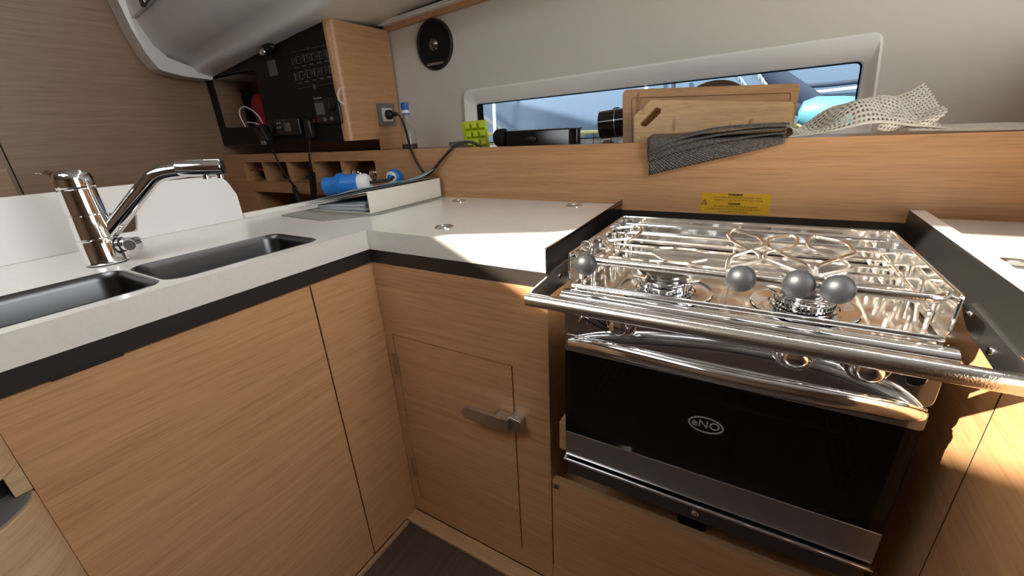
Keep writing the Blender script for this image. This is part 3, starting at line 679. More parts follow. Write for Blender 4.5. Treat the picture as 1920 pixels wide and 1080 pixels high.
# fiddle walls
RX0, RX1, RY0, RY1, RZ0, RZ1 = -.2615, .2215, .629, .957, .836, .897
side = rpoly([(RY0+.010, RZ0), (RY1, RZ0), (RY1, RZ1), (RY0, RZ1), (RY0, RZ0+.014)], [.004, 0, 0, .006, .006])
MB().prism(side, YF(RX0), 0, .0016).build('fiddle_side', M_STEEL, ck, smooth=0)
MB().prism(side, YF(RX1-.0016), 0, .0016).build('fiddle_side', M_STEEL, ck, smooth=0)
MB().box((RX0, RY1-.0016, RZ0), (RX1, RY1, RZ1)).build('fiddle_back', M_STEEL, ck, smooth=0)
for z in (.862, .880): MB().tube([(RX0+.004, RY1-.004, z), (RX1-.004, RY1-.004, z)], .0026, 8).build('back_rib', M_STEEL, ck)
rim = fillet([(RX0, RY0+.002, RZ0+.016), (RX0, RY0, RZ1-.001), (RX0, RY1, RZ1-.001), (RX1, RY1, RZ1-.001), (RX1, RY0, RZ1-.001), (RX1, RY0+.002, RZ0+.016)], .006)
MB().tube(rim, .0022, 8).build('rim_wire', M_STEEL, ck)
bar = fillet([(RX0+.004, RY0+.030, .886), (RX0+.018, RY0+.003, .8885), (RX1-.018, RY0+.003, .8885), (RX1-.004, RY0+.030, .886)], .012)
MB().tube(bar, .0062, 14).build('fiddle_bar', M_RAIL, ck)
# inner side rails
for sx in (RX0+.016, RX1-.016):
    MB().tube(fillet([(sx, RY0+.02, .838), (sx, RY0+.02, .866), (sx, RY1-.02, .866), (sx, RY1-.02, .838)], .008), .0028, 8).build('side_rail', M_WIRE, ck)
    for k in range(4):
        y = RY0+.055+k*.066; s_ = 1 if sx < 0 else -1
        MB().tube(fillet([(sx-s_*.012, y, .84), (sx-s_*.012, y, .876), (sx+s_*.012, y, .876), (sx+s_*.012, y, .84)], .006), .0020, 8).build('rail_hook', M_WIRE, ck)
# burners
for (u, v, r) in ((1248, 528, .046), (1509, 556, .043)):
    c = P(u, v, 'z', .846); c.z = .832
    br = MB().lathe([(r*.98, 0), (r*1.0, .003), (r*.90, .004), (r*.88, .014), (r*.96, .017), (r*1.12, .022), (r*1.24, .028), (r*1.24, .0295), (r*1.05, .027), (r*.75, .024), (r*.2, .022)], c, seg=40, cap=True).build('burner', M_CHROME, ck)
    cp = MB().lathe([(r*.66, .021), (r*.70, .028), (r*.66, .031), (r*.3, .034), (.001, .0345)], c, seg=36, cap=False).build('burner_cap', M_STEELD, br)
    pt = MB()
    for k in range(40):
        a = 2*PI*k/40; pt.obox(c+Vector((math.cos(a)*r*.895, math.sin(a)*r*.895, .008)), (math.cos(a), math.sin(a), 0), (-math.sin(a), math.cos(a), 0), (0, 0, 1), .0008, .0008, .0022)
    tag(pt.build('flame_ports', M_BLACK, br, smooth=0), kind='stuff')
    dish = MB().lathe([(r*1.05, .0012), (r*1.45, .0006), (r*1.6, .0018), (r*1.62, .0004)], c, seg=40, cap=False).build('spill_ring', M_STEEL, ck)
# pan support rods
for k, (y, bend) in enumerate(((.672, 0), (.715, 1), (.762, -1), (.806, 1), (.852, 0), (.905, 0))):
    z = .871
    pts = [(RX0+.02, y, z-.028), (RX0+.024, y, z)]
    if bend: pts += [(-.150, y, z), (-.125, y+.022*bend, z-.004), (-.085, y+.022*bend, z-.004), (-.055, y, z), (.055, y, z), (.075, y+.018*bend, z-.004), (.11, y+.018*bend, z-.004), (.135, y, z)]
    pts += [(RX1-.024, y, z), (RX1-.02, y, z-.028)]
    MB().tube(fillet(pts, .008), .0030, 8).build('pan_support', M_WIRE, ck)
for x in (-.215, -.02, .178):
    MB().tube([(x, .665, .8655), (x, .912, .8655)], .0026, 8).build('pan_support', M_WIRE, ck)
# pot clamps: a ball knob on the bar and a wire loop reaching over the burners
def clamp(ball, pts, zs):
    c = P(*ball, 'y', .603)
    bl = MB().ball(c, .0185, 28, (1, .86, 1)).build('clamp_ball', M_BALL, ck)
    MB().tube([c+Vector((0, .010, 0)), (c.x, RY0+.006, .8885)], .0068, 12).build('clamp_stem', M_CHROME, bl)
    pp = [P(u, v, 'z', z) for (u, v), z in zip(pts, zs)]
    MB().tube(fillet(pp, .016, 5), .0030, 8).build('clamp_wire', M_WIRE, ck)
clamp((1389, 523), [(1363, 506), (1367, 482), (1434, 462), (1427, 446), (1374, 429), (1364, 441), (1374, 452), (1421, 474), (1428, 488), (1370, 501)], [.884, .896]+[.897]*6+[.890, .886])
clamp((1497, 533), [(1524, 518), (1518, 498), (1439, 463), (1441, 447), (1488, 441), (1497, 449), (1488, 465), (1436, 472), (1432, 485), (1490, 508)], [.884, .896]+[.897]*6+[.890, .886])
clamp((1571, 543), [(1531, 520), (1530, 499), (1605, 475), (1590, 456), (1522, 442), (1512, 454), (1522, 468), (1584, 490), (1598, 504), (1540, 516)], [.884, .896]+[.897]*6+[.890, .886])
clamp((1098, 496), [(1130, 486), (1154, 466), (1125, 441), (1148, 428), (1198, 423), (1204, 434), (1190, 446), (1128, 452), (1152, 472), (1120, 490)], [.888, .896]+[.897]*6+[.890, .886])
c = P(1098, 461, 'y', .628)
MB().tube([c+Vector((.008*math.cos(a), 0, .008*math.sin(a))) for a in [2*PI*k/18 for k in range(18)]], .0009, 6, closed=True).build('wire_ring', M_WIRE, ck)
for x0, x1 in ((PL+.0025, cx0), (cx1, PR-.0025)):
    MB().tube([(x0, .80, .775), (x1, .80, .775)], .010, 16).build('gimbal_pin', M_STEELB, ck)
for x0 in (cx0-.024, ):
    MB().box((x0, OY+.02, .46), (x0+.020, OY+.05, .53)).build('gimbal_stop', W_Z, ck, smooth=0, bevel=.002)

# ---- steel guards each side and the crash bar
gl = thing('side_guard', (PL, .88, .80), 'steel guard plate edging the worktop left of the cooker', 'guard plate')
MB().prism([(.640, .896), (YB-.003, .908), (YB-.003, .802), (.70, .802), (.640, .850)], YF(PL), .0002, .0022).build('plate', M_STEELD, gl, smooth=0)
MB().box((PL-.0025, .642, .8955), (PL+.0022, YB-.003, .8975)).build('top_fold', M_STEEL, gl, smooth=0)
gr = thing('side_guard', (PR, .88, .80), 'steel guard plate with a bright folded edge right of the cooker', 'guard plate')
MB().prism([(.52, .902), (YB-.003, .908), (YB-.003, .835), (.80, .835), (.52, .848)], YF(PR), -.0022, -.0002).build('plate', M_GUARD, gr, smooth=0)
MB().add([(PR-.002, .52, .902), (PR-.002, YB-.003, .908), (PR+.022, YB-.003, .9085), (PR+.022, .52, .9025), (PR-.002, .52, .8995), (PR-.002, YB-.003, .9055), (PR+.022, YB-.003, .906), (PR+.022, .52, .900)], [(0, 3, 2, 1), (4, 5, 6, 7), (0, 1, 5, 4), (1, 2, 6, 5), (2, 3, 7, 6), (3, 0, 4, 7)]).build('top_fold', M_FOLD, gr, smooth=0)
cb = thing('crash_bar', (-.02, .568, .82), 'steel tube crash bar across the cooker front with end brackets', 'bar')
HY, HZ = .568, .8275
MB().tube([(PL, HY, HZ), (PR-.002, HY, HZ)], .0118, 24).build('tube', M_RAIL, cb)
brL = [(.562, .832), (.580, .842), (.735, .852), (.735, .806), (.640, .806), (.592, .816), (.566, .820)]
MB().prism(rpoly(brL, .004), YF(PL), .0023, .0053).build('bracket', M_STEELB, cb, smooth=20, bevel=.001)
brR = [(.562, .832), (.585, .842), (.74, .852), (.76, .838), (.73, .822), (.62, .808), (.566, .818)]
MB().prism(rpoly(brR, .006), YF(PR), -.0053, -.0023).build('bracket', M_STEELB, cb, smooth=20, bevel=.001)
for x, ax, y, z in ((PL+.0053, 1, .692, .829), (PR-.0053, -1, .655, .823), (PR-.0053, -1, .735, .838)):
    MB().lathe([(.0052, 0), (.0048, .0018), (.002, .0028)], (x, y, z), axis=(ax, 0, 0), seg=16).build('screw', M_CHROME, cb)

# ---- warning label
wl = thing('warning_label', P(1378, 400, 'y', YB-.001), 'yellow WARNING and DANGER gas ventilation label above the cooker', 'label')
lx0, lx1, lz0, lz1 = -.1150, .0320, .8835, .9318
MB().box((lx0, YB-.0007, lz0), (lx1, YB-.0002, lz1)).build('sticker', M_YEL, wl, smooth=0)
wd_ = lx1-lx0; wh = lz1-lz0; yT = YB-.0009
lines = [('WARNING', .5, .915, .0062, .0004), ('Avoid asphyxiation. Provide ventilation when', .53, .79, .0054, 0), ('appliance is in use. Do not use for space heating.', .55, .665, .0051, 0),
         ('DANGER', .5, .475, .0062, .0004), ('Pour éviter l\'asphyxie. Assurez la ventilation', .52, .35, .0052, 0), ('lorsque l\'appareil de cuisson fonctionne. Ne pas l\'utiliser', .5, .22, .0049, 0), ('comme appareil de chauffage.', .5, .09, .0052, 0)]
for s_, fx, fz, sz, bd in lines:
    text(s_, sz, (lx0+wd_*fx, yT, lz0+wh*fz), (1, 0, 0), (0, 0, 1), M_INK, 'lettering', wl, bold=bd, ext=.0001, sx=1.02)
tx, tz, ts = lx0+.0078, lz0+wh*.52, .0068
MB().prism([(tx-ts, tz-ts*.8), (tx+ts, tz-ts*.8), (tx, tz+ts*1.05)], XF(yT), 0, .0002, [[(tx-ts*.66, tz-ts*.6), (tx+ts*.66, tz-ts*.6), (tx, tz+ts*.68)]]).build('hazard_triangle', M_INK, wl, smooth=0)
text('!', .0085, (tx, yT, tz-.001), (1, 0, 0), (0, 0, 1), M_INK, 'hazard_mark', wl, ext=.0001)

# ================================================================== instrument cabinet
YI = 1.14; XI = -1.384
ins_ = thing('instrument_cabinet', (-1.85, 1.3, 1.09), 'instrument cabinet with a black switch panel and an oak end', 'cabinet')
def IP(u, v): q = P(u, v, 'y', YI); return (q.x, q.z)
face = [(XBK+.003, 1.0950), (XI-.0305, 1.0905), (XI-.0305, 1.486), (-1.60, 1.470), (-1.776, 1.452), (-2.05, 1.420), (XBK+.003, 1.380)]
oph = rpoly([IP(392, 146), IP(419, 240), IP(500, 236), IP(479, 131)], .01)
MB().prism(face, XF(YI), -.012, 0, [oph]).build('front_panel', M_PANEL, ins_, smooth=0)
# oak end with a rounded front corner
pln = [(XI-.030, YI+.0005)]+[(XI-.030+.030*math.sin(a), YI+.034-.0335*math.cos(a)) for a in [PI/2*k/8 for k in range(1, 9)]]+[(XI, YH-.012), (XI-.030, YH-.012)]
MB().prism([(x, y) for x, y in pln], ZF(1.0896), 0, .407).build('end_panel', W_Y, ins_, smooth=60)
MB().box((XBK+.003, YI+.013, 1.0925), (XI-.031, 1.29, 1.102)).build('bottom_panel', W_X, ins_, smooth=0)
cx_ = [p[0] for p in (IP(392, 146), IP(500, 236))]
bx = MB(); bx.box((-2.285, YI+.19, 1.15), (-1.86, YI+.20, 1.43)); bx.build('bay_back', W_DIM, ins_, smooth=0)  # bay dimness put in by using the darkened oak
MB().box((-2.290, YI+.013, 1.15), (-2.272, YI+.19, 1.42)).build('bay_side', W_DIM, ins_, smooth=0)
MB().box((-1.870, YI+.013, 1.15), (-1.86, YI+.19, 1.42)).build('bay_side', W_DIM, ins_, smooth=0)
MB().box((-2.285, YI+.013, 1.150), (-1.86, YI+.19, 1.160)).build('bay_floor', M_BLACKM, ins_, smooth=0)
MB().box((-2.285, YI+.013, 1.40), (-1.86, YI+.19, 1.41)).build('bay_top', W_DIM, ins_, smooth=0)
# switch rows
yP = YI-.0008
def quad_ring(a, b, c, d, t, name, m):
    pts = [IP(*p) for p in (a, b, c, d)]
    cx = sum(p[0] for p in pts)/4; cz = sum(p[1] for p in pts)/4
    inn = [(p[0]+(t if p[0] < cx else -t), p[1]+(t if p[1] < cz else -t)) for p in pts]
    return MB().prism(pts, XF(yP), 0, .0006, [inn]).build(name, m, ins_, smooth=0)
for rr in (((546, 109), (616, 94), (619, 107), (549, 122)), ((552, 137), (621, 123), (624, 137), (555, 151))):
    quad_ring(rr[3], rr[2], rr[1], rr[0], .0016, 'switch_frame', M_MARK)
    for k in range(5):
        f0 = (k+.5)/5
        u = rr[0][0]+(rr[1][0]-rr[0][0])*f0; v = rr[0][1]+(rr[1][1]-rr[0][1])*f0; u2 = rr[3][0]+(rr[2][0]-rr[3][0])*f0; v2 = rr[3][1]+(rr[2][1]-rr[3][1])*f0
        cx, cz = IP((u+u2)/2, (v+v2)/2)
        sw = MB().box((cx-.014, yP-.006, cz-.014), (cx+.014, yP, cz+.014)).build('rocker_switch', M_BLACK, ins_, smooth=0, bevel=.002)
        MB().box((cx-.003, yP-.0066, cz-.003), (cx+.003, yP-.006, cz+.003)).build('switch_mark', M_DIM, sw, smooth=0)
        lx, lz = IP(u2+.6, v2+6); MB().box((lx-.012, yP, lz-.003), (lx+.012, yP+.0003, lz+.003)).build('switch_caption', M_DIM, ins_, smooth=0)
        if k < 4:
            f1 = (k+1)/5; a = IP(rr[0][0]+(rr[1][0]-rr[0][0])*f1, rr[0][1]+(rr[1][1]-rr[0][1])*f1); c_ = IP(rr[3][0]+(rr[2][0]-rr[3][0])*f1, rr[3][1]+(rr[2][1]-rr[3][1])*f1)
            MB().box((a[0]-.0008, yP-.0004, c_[1]+.006), (a[0]+.0008, yP+.0002, a[1]-.006)).build('switch_tick', M_DIM, ins_, smooth=0)
for a, c_ in (((545, 99), (572, 93)), ((583, 91), (614, 84)), ((558, 166), (586, 162)), ((594, 161), (626, 155))):
    p0, p1 = IP(*a), IP(*c_); MB().tube([(p0[0], yP, p0[1]), (p1[0], yP, p1[1])], .0008, 6).build('panel_line', M_DIM, ins_)
p_ = IP(577, 92); text('12V', .012, (p_[0], yP-.0004, p_[1]), (1, 0, 0), (0, 0, 1), M_DIM, 'lettering', ins_)
p_ = IP(590, 162); MB().lathe([(.008, 0), (.008, .002)], (p_[0], yP, p_[1]), axis=(0, -1, 0), seg=16).build('indicator', M_DIM, ins_)
# small meter
p0, p1 = IP(500, 112), IP(524, 141)
MB().box((p0[0]+.004, yP-.004, p1[1]), (p1[0]-.006, yP, p0[1]-.006)).build('meter_screen', mat('meter_grey', (.10, .088, .078), .35), ins_, smooth=0)
# white ring pull on the panel edge
c = P(644, 184, 'y', YI-.012)
MB().tube(smoothpath([P(640, 164, 'y', YI-.008), P(634, 172, 'y', YI-.012), P(635, 186, 'y', YI-.012), P(641, 193, 'y', YI-.012), P(646, 195, 'y', YI-.008)], 5), .0035, 10).build('pull_loop', M_WPLAS, ins_)
# oval reading lamp
lm = thing('panel_lamp', P(497, 93, 'y', YI-.02), 'small black swivel lamp with a clear lens on the instrument panel', 'lamp')
c = P(503, 90, 'y', YI-.018)
MB().ball(c, .032, 24, (1.3, .6, .62)).build('lamp_body', M_BLACKG, lm)
c2 = P(492, 98, 'y', YI-.04); MB().ball(c2, .0145, 20, (1.25, .5, .85)).build('lamp_lens', M_CHROME, lm)
# chart display
cdp = thing('display_unit', P(610, 232, 'y', YI), 'square instrument display with a dull screen beside the oak end', 'display')
p0, p1 = IP(592, 187), IP(651, 230)
MB().box((p0[0], YI-.014, p1[1]), (-1.393, YI-.001, p0[1])).build('housing', M_BLACK, cdp, smooth=0, bevel=.006)
s0_, s1_ = IP(595, 192), IP(618, 214)
MB().box((s0_[0]+.002, YI-.0150, s1_[1]), (s1_[0]-.006, YI-.0142, s0_[1]-.004)).build('screen', M_SCREEN, cdp, smooth=0)
p_ = IP(602, 186); text('Raymarine', .0115, (p_[0], YI-.0146, p_[1]+.004), (1, 0, 0), (0, 0, 1), M_MARK, 'lettering', cdp, ext=.0001)
p_ = IP(630, 200); MB().lathe([(.018, 0), (.018, .008), (.015, .010)], (p_[0], YI-.014, p_[1]), axis=(0, -1, 0), seg=24).build('dial', M_BLACKG, cdp)
for i, (u, v) in enumerate(((595, 227), (604, 225), (615, 224), (628, 222))):
    p_ = IP(u, v); MB().box((p_[0]-.009, YI-.0165, p_[1]-.006), (p_[0]+.009, YI-.014, p_[1]+.006)).build('button', mat('dark_red_key', (.10, .02, .012), .5) if i < 2 else M_GREYP, cdp, smooth=0, bevel=.002)
# radio
rd = thing('marine_radio', P(535, 255, 'y', YI), 'black marine radio with a small grey screen under the panel', 'radio')
p0, p1 = IP(506, 226), IP(572, 252)
MB().box((p0[0], YI-.020, p1[1]), (p1[0], YI-.001, p0[1])).build('housing', M_BLACK, rd, smooth=0, bevel=.006)
s0_, s1_ = IP(540, 229), IP(557, 245); MB().box((s0_[0], YI-.0212, s1_[1]), (s1_[0]-.008, YI-.0203, s0_[1]-.004)).build('screen', M_SCREEN, rd, smooth=0)
p_ = IP(519, 240); MB().lathe([(.021, 0), (.021, .010), (.018, .012)], (p_[0], YI-.020, p_[1]), axis=(0, -1, 0), seg=24).build('dial', M_BLACKG, rd)
for i in range(3):
    for j in range(2):
        p_ = IP(528.5+j*4.5+i*.8, 231+i*8.5-j*.6); MB().box((p_[0]-.004, YI-.0215, p_[1]-.003), (p_[0]+.004, YI-.020, p_[1]+.003)).build('key', M_MARK if i < 2 else mat('dark_red_key', (.1, .02, .012)), rd, smooth=0)
p_ = IP(540, 226); MB().box((p_[0]-.01, YI-.0206, p_[1]-.0025), (p_[0]+.01, YI-.0202, p_[1]+.0025)).build('maker_plate', M_DIM, rd, smooth=0)
# handsets with coiled cords
def coil(path, r, wire, turns, n=14):
    pts = smoothpath(path, 12); Lp = [0]
    for i in range(1, len(pts)): Lp.append(Lp[-1]+(pts[i]-pts[i-1]).length)
    out_ = []; N_ = turns*n
    for k in range(N_+1):
        s_ = Lp[-1]*k/N_; i = max(j for j in range(len(Lp)) if Lp[j] <= s_+1e-9); i = min(i, len(pts)-2)
        f = (s_-Lp[i])/max(1e-9, Lp[i+1]-Lp[i]); p = pts[i].lerp(pts[i+1], f); T = (pts[i+1]-pts[i]).normalized()
        A = T.cross(Vector((0, 1, .01))).normalized(); B = T.cross(A); a = 2*PI*k/n
        out_.append(p+(A*math.cos(a)+B*math.sin(a))*r)
    return MB().tube(out_, wire, 5)
hs = thing('radio_handset', P(500, 268, 'y', 1.105), 'black radio handset with a slack coiled cord beside the open bay', 'handset')
a, e = P(487, 237, 'y', 1.105), P(503, 268, 'y', 1.105)
MB().obox((a+e)/2, (e-a), (1, 0, .4), (0, 1, 0), (e-a).length/2, .026, .016).build('grip', M_BLACK, hs, smooth=30, bevel=.008, seg=3)
MB().obox(a.lerp(e, .2)+Vector((-.002, -.017, 0)), (e-a), (1, 0, .4), (0, 1, 0), .012, .012, .002).build('speaker_grille', M_BLACKG, hs, smooth=0)
MB().box(e+Vector((-.022, -.02, -.006)), e+Vector((.006, -.012, .010))).build('talk_key', M_GREYP, hs, smooth=0, bevel=.002)
MB().tube(smoothpath([e, P(515, 290, 'y', 1.10), P(530, 320, 'y', 1.10), P(553, 352, 'y', 1.09)], 6), .0042, 8).build('cord', M_BLACK, hs)
coil([P(552, 350, 'y', 1.09), P(555, 362, 'y', 1.08), P(562, 375, 'y', 1.06), P(570, 385, 'y', 1.04)], .0085, .0030, 14).build('coiled_cord', M_BLACK, hs)
hs = thing('radio_handset', P(582, 262, 'y', 1.105), 'black handset with a straight hanging coiled cord beside the radio', 'handset')
MB().box(P(572, 224, 'y', 1.125)+Vector((0, -.014, 0)), P(588, 258, 'y', 1.125)+Vector((.006, .012, 0))).build('grip', M_BLACK, hs, smooth=30, bevel=.007)
MB().tube([P(579, 250, 'y', 1.105), P(580, 262, 'y', 1.105)], .006, 10).build('strain_relief', M_BLACK, hs)
MB().tube(smoothpath([P(580, 260, 'y', 1.105), P(580, 290, 'y', 1.10), P(583, 324, 'y', 1.10)], 6), .0040, 8).build('cord', M_BLACK, hs)
coil([P(584, 322, 'y', 1.095), P(587, 345, 'y', 1.08), P(588, 365, 'y', 1.06), P(583, 384, 'y', 1.03)], .0105, .0032, 22).build('coiled_cord', M_BLACK, hs)
for u, v in ((579, 249), (583, 257), (601, 264)):
    c = P(u, v, 'y', 1.10); 
# contents of the open bay
bg_ = thing('red_bag', P(480, 236, 'y', 1.20), 'red soft bag with a black case inside the open bay', 'bag')
zb = 1.1605
q0, q1 = P(470, 205, 'y', 1.2), P(500, 235, 'y', 1.2)
MB().grid(lambda u, v: (-2.07+.19*u, 1.185+.03*math.sin(PI*u)+.05*v, zb+(.012+.058*v*(1-.25*abs(u-.5)))), 12, 8).build('bag_front', M_RED, bg_, solid=.01)
MB().ball(P(489, 203, 'y', 1.255), .055, 24, (.85, .6, 1.15)).build('bag_top', M_RED, bg_)
bc = thing('black_case', (-2.02, 1.27, zb), 'black carry case with a loop handle behind the red bag', 'case')
c0, c1 = P(440, 180, 'y', 1.28), P(476, 230, 'y', 1.28)
MB().box((c0.x, 1.27, zb), (c1.x, 1.315, c0.z)).build('body', M_BLACKM, bc, smooth=0, bevel=.012)
MB().tube(smoothpath([(c0.x+.02, 1.28, c0.z-.01), (c0.x+.03, 1.28, c0.z+.018), ((c0.x+c1.x)/2, 1.28, c0.z+.022), (c1.x-.03, 1.28, c0.z+.012), (c1.x-.015, 1.28, c0.z-.012)], 5), .008, 10).build('handle', M_BLACKM, bc)
tag(MB().tube(smoothpath([P(462, 240, 'y', 1.145), P(452, 222, 'y', 1.148), P(449, 208, 'y', 1.15), P(456, 200, 'y', 1.15), P(470, 205, 'y', 1.15), P(483, 216, 'y', 1.148), P(493, 231, 'y', 1.146)], 6), .0028, 8).build('white_cable', M_WPLAS), 'thin white cable looping out of the open bay', 'cable')
tag(MB().tube(smoothpath([P(464, 229, 'y', 1.16), P(474, 230, 'y', 1.15), P(485, 233, 'y', 1.146)], 5), .0026, 8).build('white_cable', M_WPLAS), 'short white cable end lying across the red bag', 'cable')

# ---- pigeonhole contents
zf = .9305
gg = thing('goggle_case', (-2.05, 1.2, zf), 'black pouch with an orange strap in the end pigeonhole', 'pouch')
q = P(490, 327, 'y', 1.17)
MB().ball((-2.055, 1.185, zf+.026), .06, 20, (1.0, .5, .46)).build('pouch', M_BLACKM, gg)
MB().tube(smoothpath([P(468, 323, 'y', 1.15), P(474, 318, 'y', 1.15), P(484, 316, 'y', 1.15), P(496, 320, 'y', 1.15), P(504, 326, 'y', 1.15)], 5), .005, 8, flat=(.6, 1.5)).build('strap', M_ORANGE, gg)
tag(MB().ball((-1.87, 1.19, zf+.025), .07, 20, (.95, .5, .38)).build('glasses_case', M_BLACKM), 'black oval case lying in the second pigeonhole', 'case')
kk = thing('key_bunch', (-1.69, 1.18, zf), 'dark bunch of keys and small tools in a pigeonhole', 'keys')
for k in range(5):
    MB().ball((-1.73+.022*k, 1.17+.01*(k % 2), zf+.012+.006*(k % 3)), .018, 12, (1.2, .8, .7)).build('fob', mat('navy_fob', (.015, .025, .06), .4) if k == 0 else M_BLACK, kk)
c = P(577, 340, 'y', 1.14); MB().box(c+Vector((-.006, 0, -.009)), c+Vector((.006, .002, .009))).build('key', M_CHROME, kk, smooth=0, bevel=.001)
tag(MB().ball((-1.485, 1.19, zf+.03), .055, 20, (.9, .5, .55)).build('round_pouch', M_BLACKM), 'black rounded pouch in a pigeonhole behind the blue plug', 'pouch')
for u, lb_ in ((662, 'domed chrome bottle end in the pigeonhole, next to a divider'), (695, 'domed chrome bottle end in the pigeonhole, next to the end wall')):
    c = P(u, 317, 'y', 1.15); bt = thing('flask', (c.x, 1.2, zf), lb_, 'flask')
    MB().lathe([(.0, 0), (.012, .001), (.022, .006), (.028, .014), (.030, .024), (.030, .12), (.0, .12)], (c.x, 1.148, zf+.0305), axis=(0, 1, 0), seg=28, cap=False).build('shell', M_CHROME, bt)
    MB().lathe([(.019, 0), (.021, -.001), (.023, .0065)], (c.x, 1.1515, zf+.0305), axis=(0, 1, 0), seg=28, cap=False).build('end_ring', M_STEELD, bt)
tag(MB().box((-2.02, 1.15, .7885), (-1.80, 1.22, .797)).build('flat_case', M_BLACKM, None, smooth=0, bevel=.002), 'flat black case lying in the lower pigeonhole', 'case')

# ================================================================== things on the worktop
zt = ZC+.0006
mt = [(-1.205, .697), (-.992, .684), (-.905, .80), (-.905, 1.075), (-1.20, 1.09)]
tag(MB().prism(rpoly(mt, .012), ZF(zt), 0, .003).build('desk_mat', M_MAT, None, smooth=0), 'thin grey felt mat lying under the white ring binder', 'mat')
bd = thing('ring_binder', (-1.05, .95, zt+.0035), 'white ring binder stuffed with loose papers on the grey mat', 'binder')
zb0 = zt+.0035; bx0, bx1, by0, by1 = -1.165, -.922, .787, 1.105
def shear(y): return -.004+(y-by0)*-.03
spv = [(bx1+shear(by0), by0), (bx1+shear(by1)+.004, by1)]
MB().prism([(bx1-.003, by0), (bx1, by0+.001), (bx1-.006, by1), (bx1-.009, by1)], ZF(zb0), 0, .060).build('spine', M_BINDER, bd, smooth=0, bevel=.001)
MB().prism([(bx0, by0-.01), (bx1-.003, by0), (bx1-.009, by1), (bx0, by1)], ZF(zb0), 0, .0025).build('back_cover', M_BINDER, bd, smooth=0)
def sheet(x0, x1, y0, y1, zA, zB, m, name, th=.0006, curl=0., skew=0., wob=.002, ph=0., par=bd):
    def f(u, v):
        return (x0+(x1-x0)*u+skew*v, y0+(y1-y0)*v+.02*skew*u, zA+(zB-zA)*u+curl*max(0, v-.55)**2*u+wob*math.sin(3*u+4*v+ph))
    return MB().grid(f, 10, 10).build(name, m, par, solid=th)
MB().grid(lambda u, v: (bx0+.018+(bx1-.035-bx0-.018)*u, by0-.002+.30*v, zb0+.003), 1, 1).build('page_block', M_PAPER, bd, smooth=0)
pb = MB()
for k in range(9):
    z = zb0+.004+.0032*k; zl_ = zb0+.0035+.0013*k; x0 = bx0+.012+.003*((k*7) % 4); x1 = bx1-.028+.004*((k*5) % 3); y0_, y1_ = by0-.003+.003*(k % 3), by0-.001+.003*((k+1) % 3)
    pb = MB().add([(x0, y0_, zl_), (x1, y1_, z), (x1, by1-.02, z), (x0, by1-.02, zl_), (x0, y0_, zl_+.001), (x1, y1_, z+.0024), (x1, by1-.02, z+.0024), (x0, by1-.02, zl_+.001)], [(0, 3, 2, 1), (4, 5, 6, 7), (0, 1, 5, 4), (1, 2, 6, 5), (2, 3, 7, 6), (3, 0, 4, 7)])
    pb.build('page_bundle', M_PAPER if k % 4 else M_PAPERD, bd, smooth=0)
for yy in (.86, .93, 1.0):
    MB().tube([Vector((bx1-.035+.018*math.cos(a), yy, zb0+.030+.020*math.sin(a))) for a in [2*PI*k/20 for k in range(20)]], .0016, 6, closed=True).build('ring', M_CHROME, bd)
sheet(bx0-.005, bx1-.003, by0-.012, by1, zb0+.0185, zb0+.0595, M_BINDER, 'front_cover', th=.0022, wob=.001)
sheet(bx0-.012, bx1-.03, by0-.02, by1-.03, zb0+.0205, zb0+.061, M_PALEBLUE, 'loose_sheet', ph=1)
sheet(bx0-.03, bx1-.07, by0-.012, by1-.05, zb0+.0225, zb0+.062, M_PAPER, 'loose_sheet', ph=2)
sheet(bx0+.01, bx1-.012, by0+.004, by1-.01, zb0+.027, zb0+.0645, M_PAPERD, 'loose_sheet', ph=3)
sheet(bx0+.02, bx1-.02, by0+.02, by1+.005, zb0+.0295, zb0+.067, M_PALEBLUE, 'loose_sheet', curl=.14, ph=4)
sheet(bx0-.02, bx1-.10, by0+.05, by1-.04, zb0+.026, zb0+.058, M_PAPER, 'loose_sheet', ph=5)
# blue shore-power plug lying on the binder, with its cable and a second connector
def PZ(u, v, y): return P(u, v, 'y', y)
a, e = PZ(611, 350, .93), PZ(716, 340, 1.02)
ax_ = (e-a).normalized(); Ln = (e-a).length
pg = thing('power_plug', (a+e)/2-Vector((0, 0, .03)), 'blue and white shore-power plug lying on the binder papers', 'plug')
MB().lathe([(.028, 0), (.0305, .001), (.0310, .048), (.0405, .052), (.0410, .062), (.0345, .066), (.0335, .118), (.0310, .122)], a, axis=ax_, seg=36).build('plug_body', M_BLUE, pg)
MB().lathe([(.0265, -.0005), (.0265, .012)], a+ax_*-.0005, axis=ax_, seg=24).build('contact_well', mat('plug_inner', (.008, .08, .28), .5), pg)
MB().lathe([(.0310, .1225), (.0315, .126), (.0310, .148), (.026, .156), (.020, .160)], a, axis=ax_, seg=12).build('gland_nut', M_WPLAS, pg)
MB().tube(smoothpath([a+ax_*.15, a+ax_*.172, PZ(730, 337, 1.05), PZ(736, 333, 1.07), PZ(738, 332, 1.08)], 5), .0055, 12).build('cable', M_BLACK, pg)
c = PZ(735, 332, 1.085); pc = thing('power_connector', c-Vector((0, 0, .03)), 'round blue connector with a white gland against the ledge board', 'connector')
dv = Vector((.15, -1, .12)).normalized()
MB().lathe([(.027, -.028), (.0275, -.004), (.024, 0)], c, axis=dv, seg=32).build('shell', M_BLUE, pc)
MB().lathe([(.0195, 0), (.0195, .008), (.016, .012)], c, axis=dv, seg=24).build('gland_nut', M_WPLAS, pc)
MB().lathe([(.009, .0115), (.0085, .016)], c, axis=dv, seg=20).build('gland_seal', M_BLUE, pc)

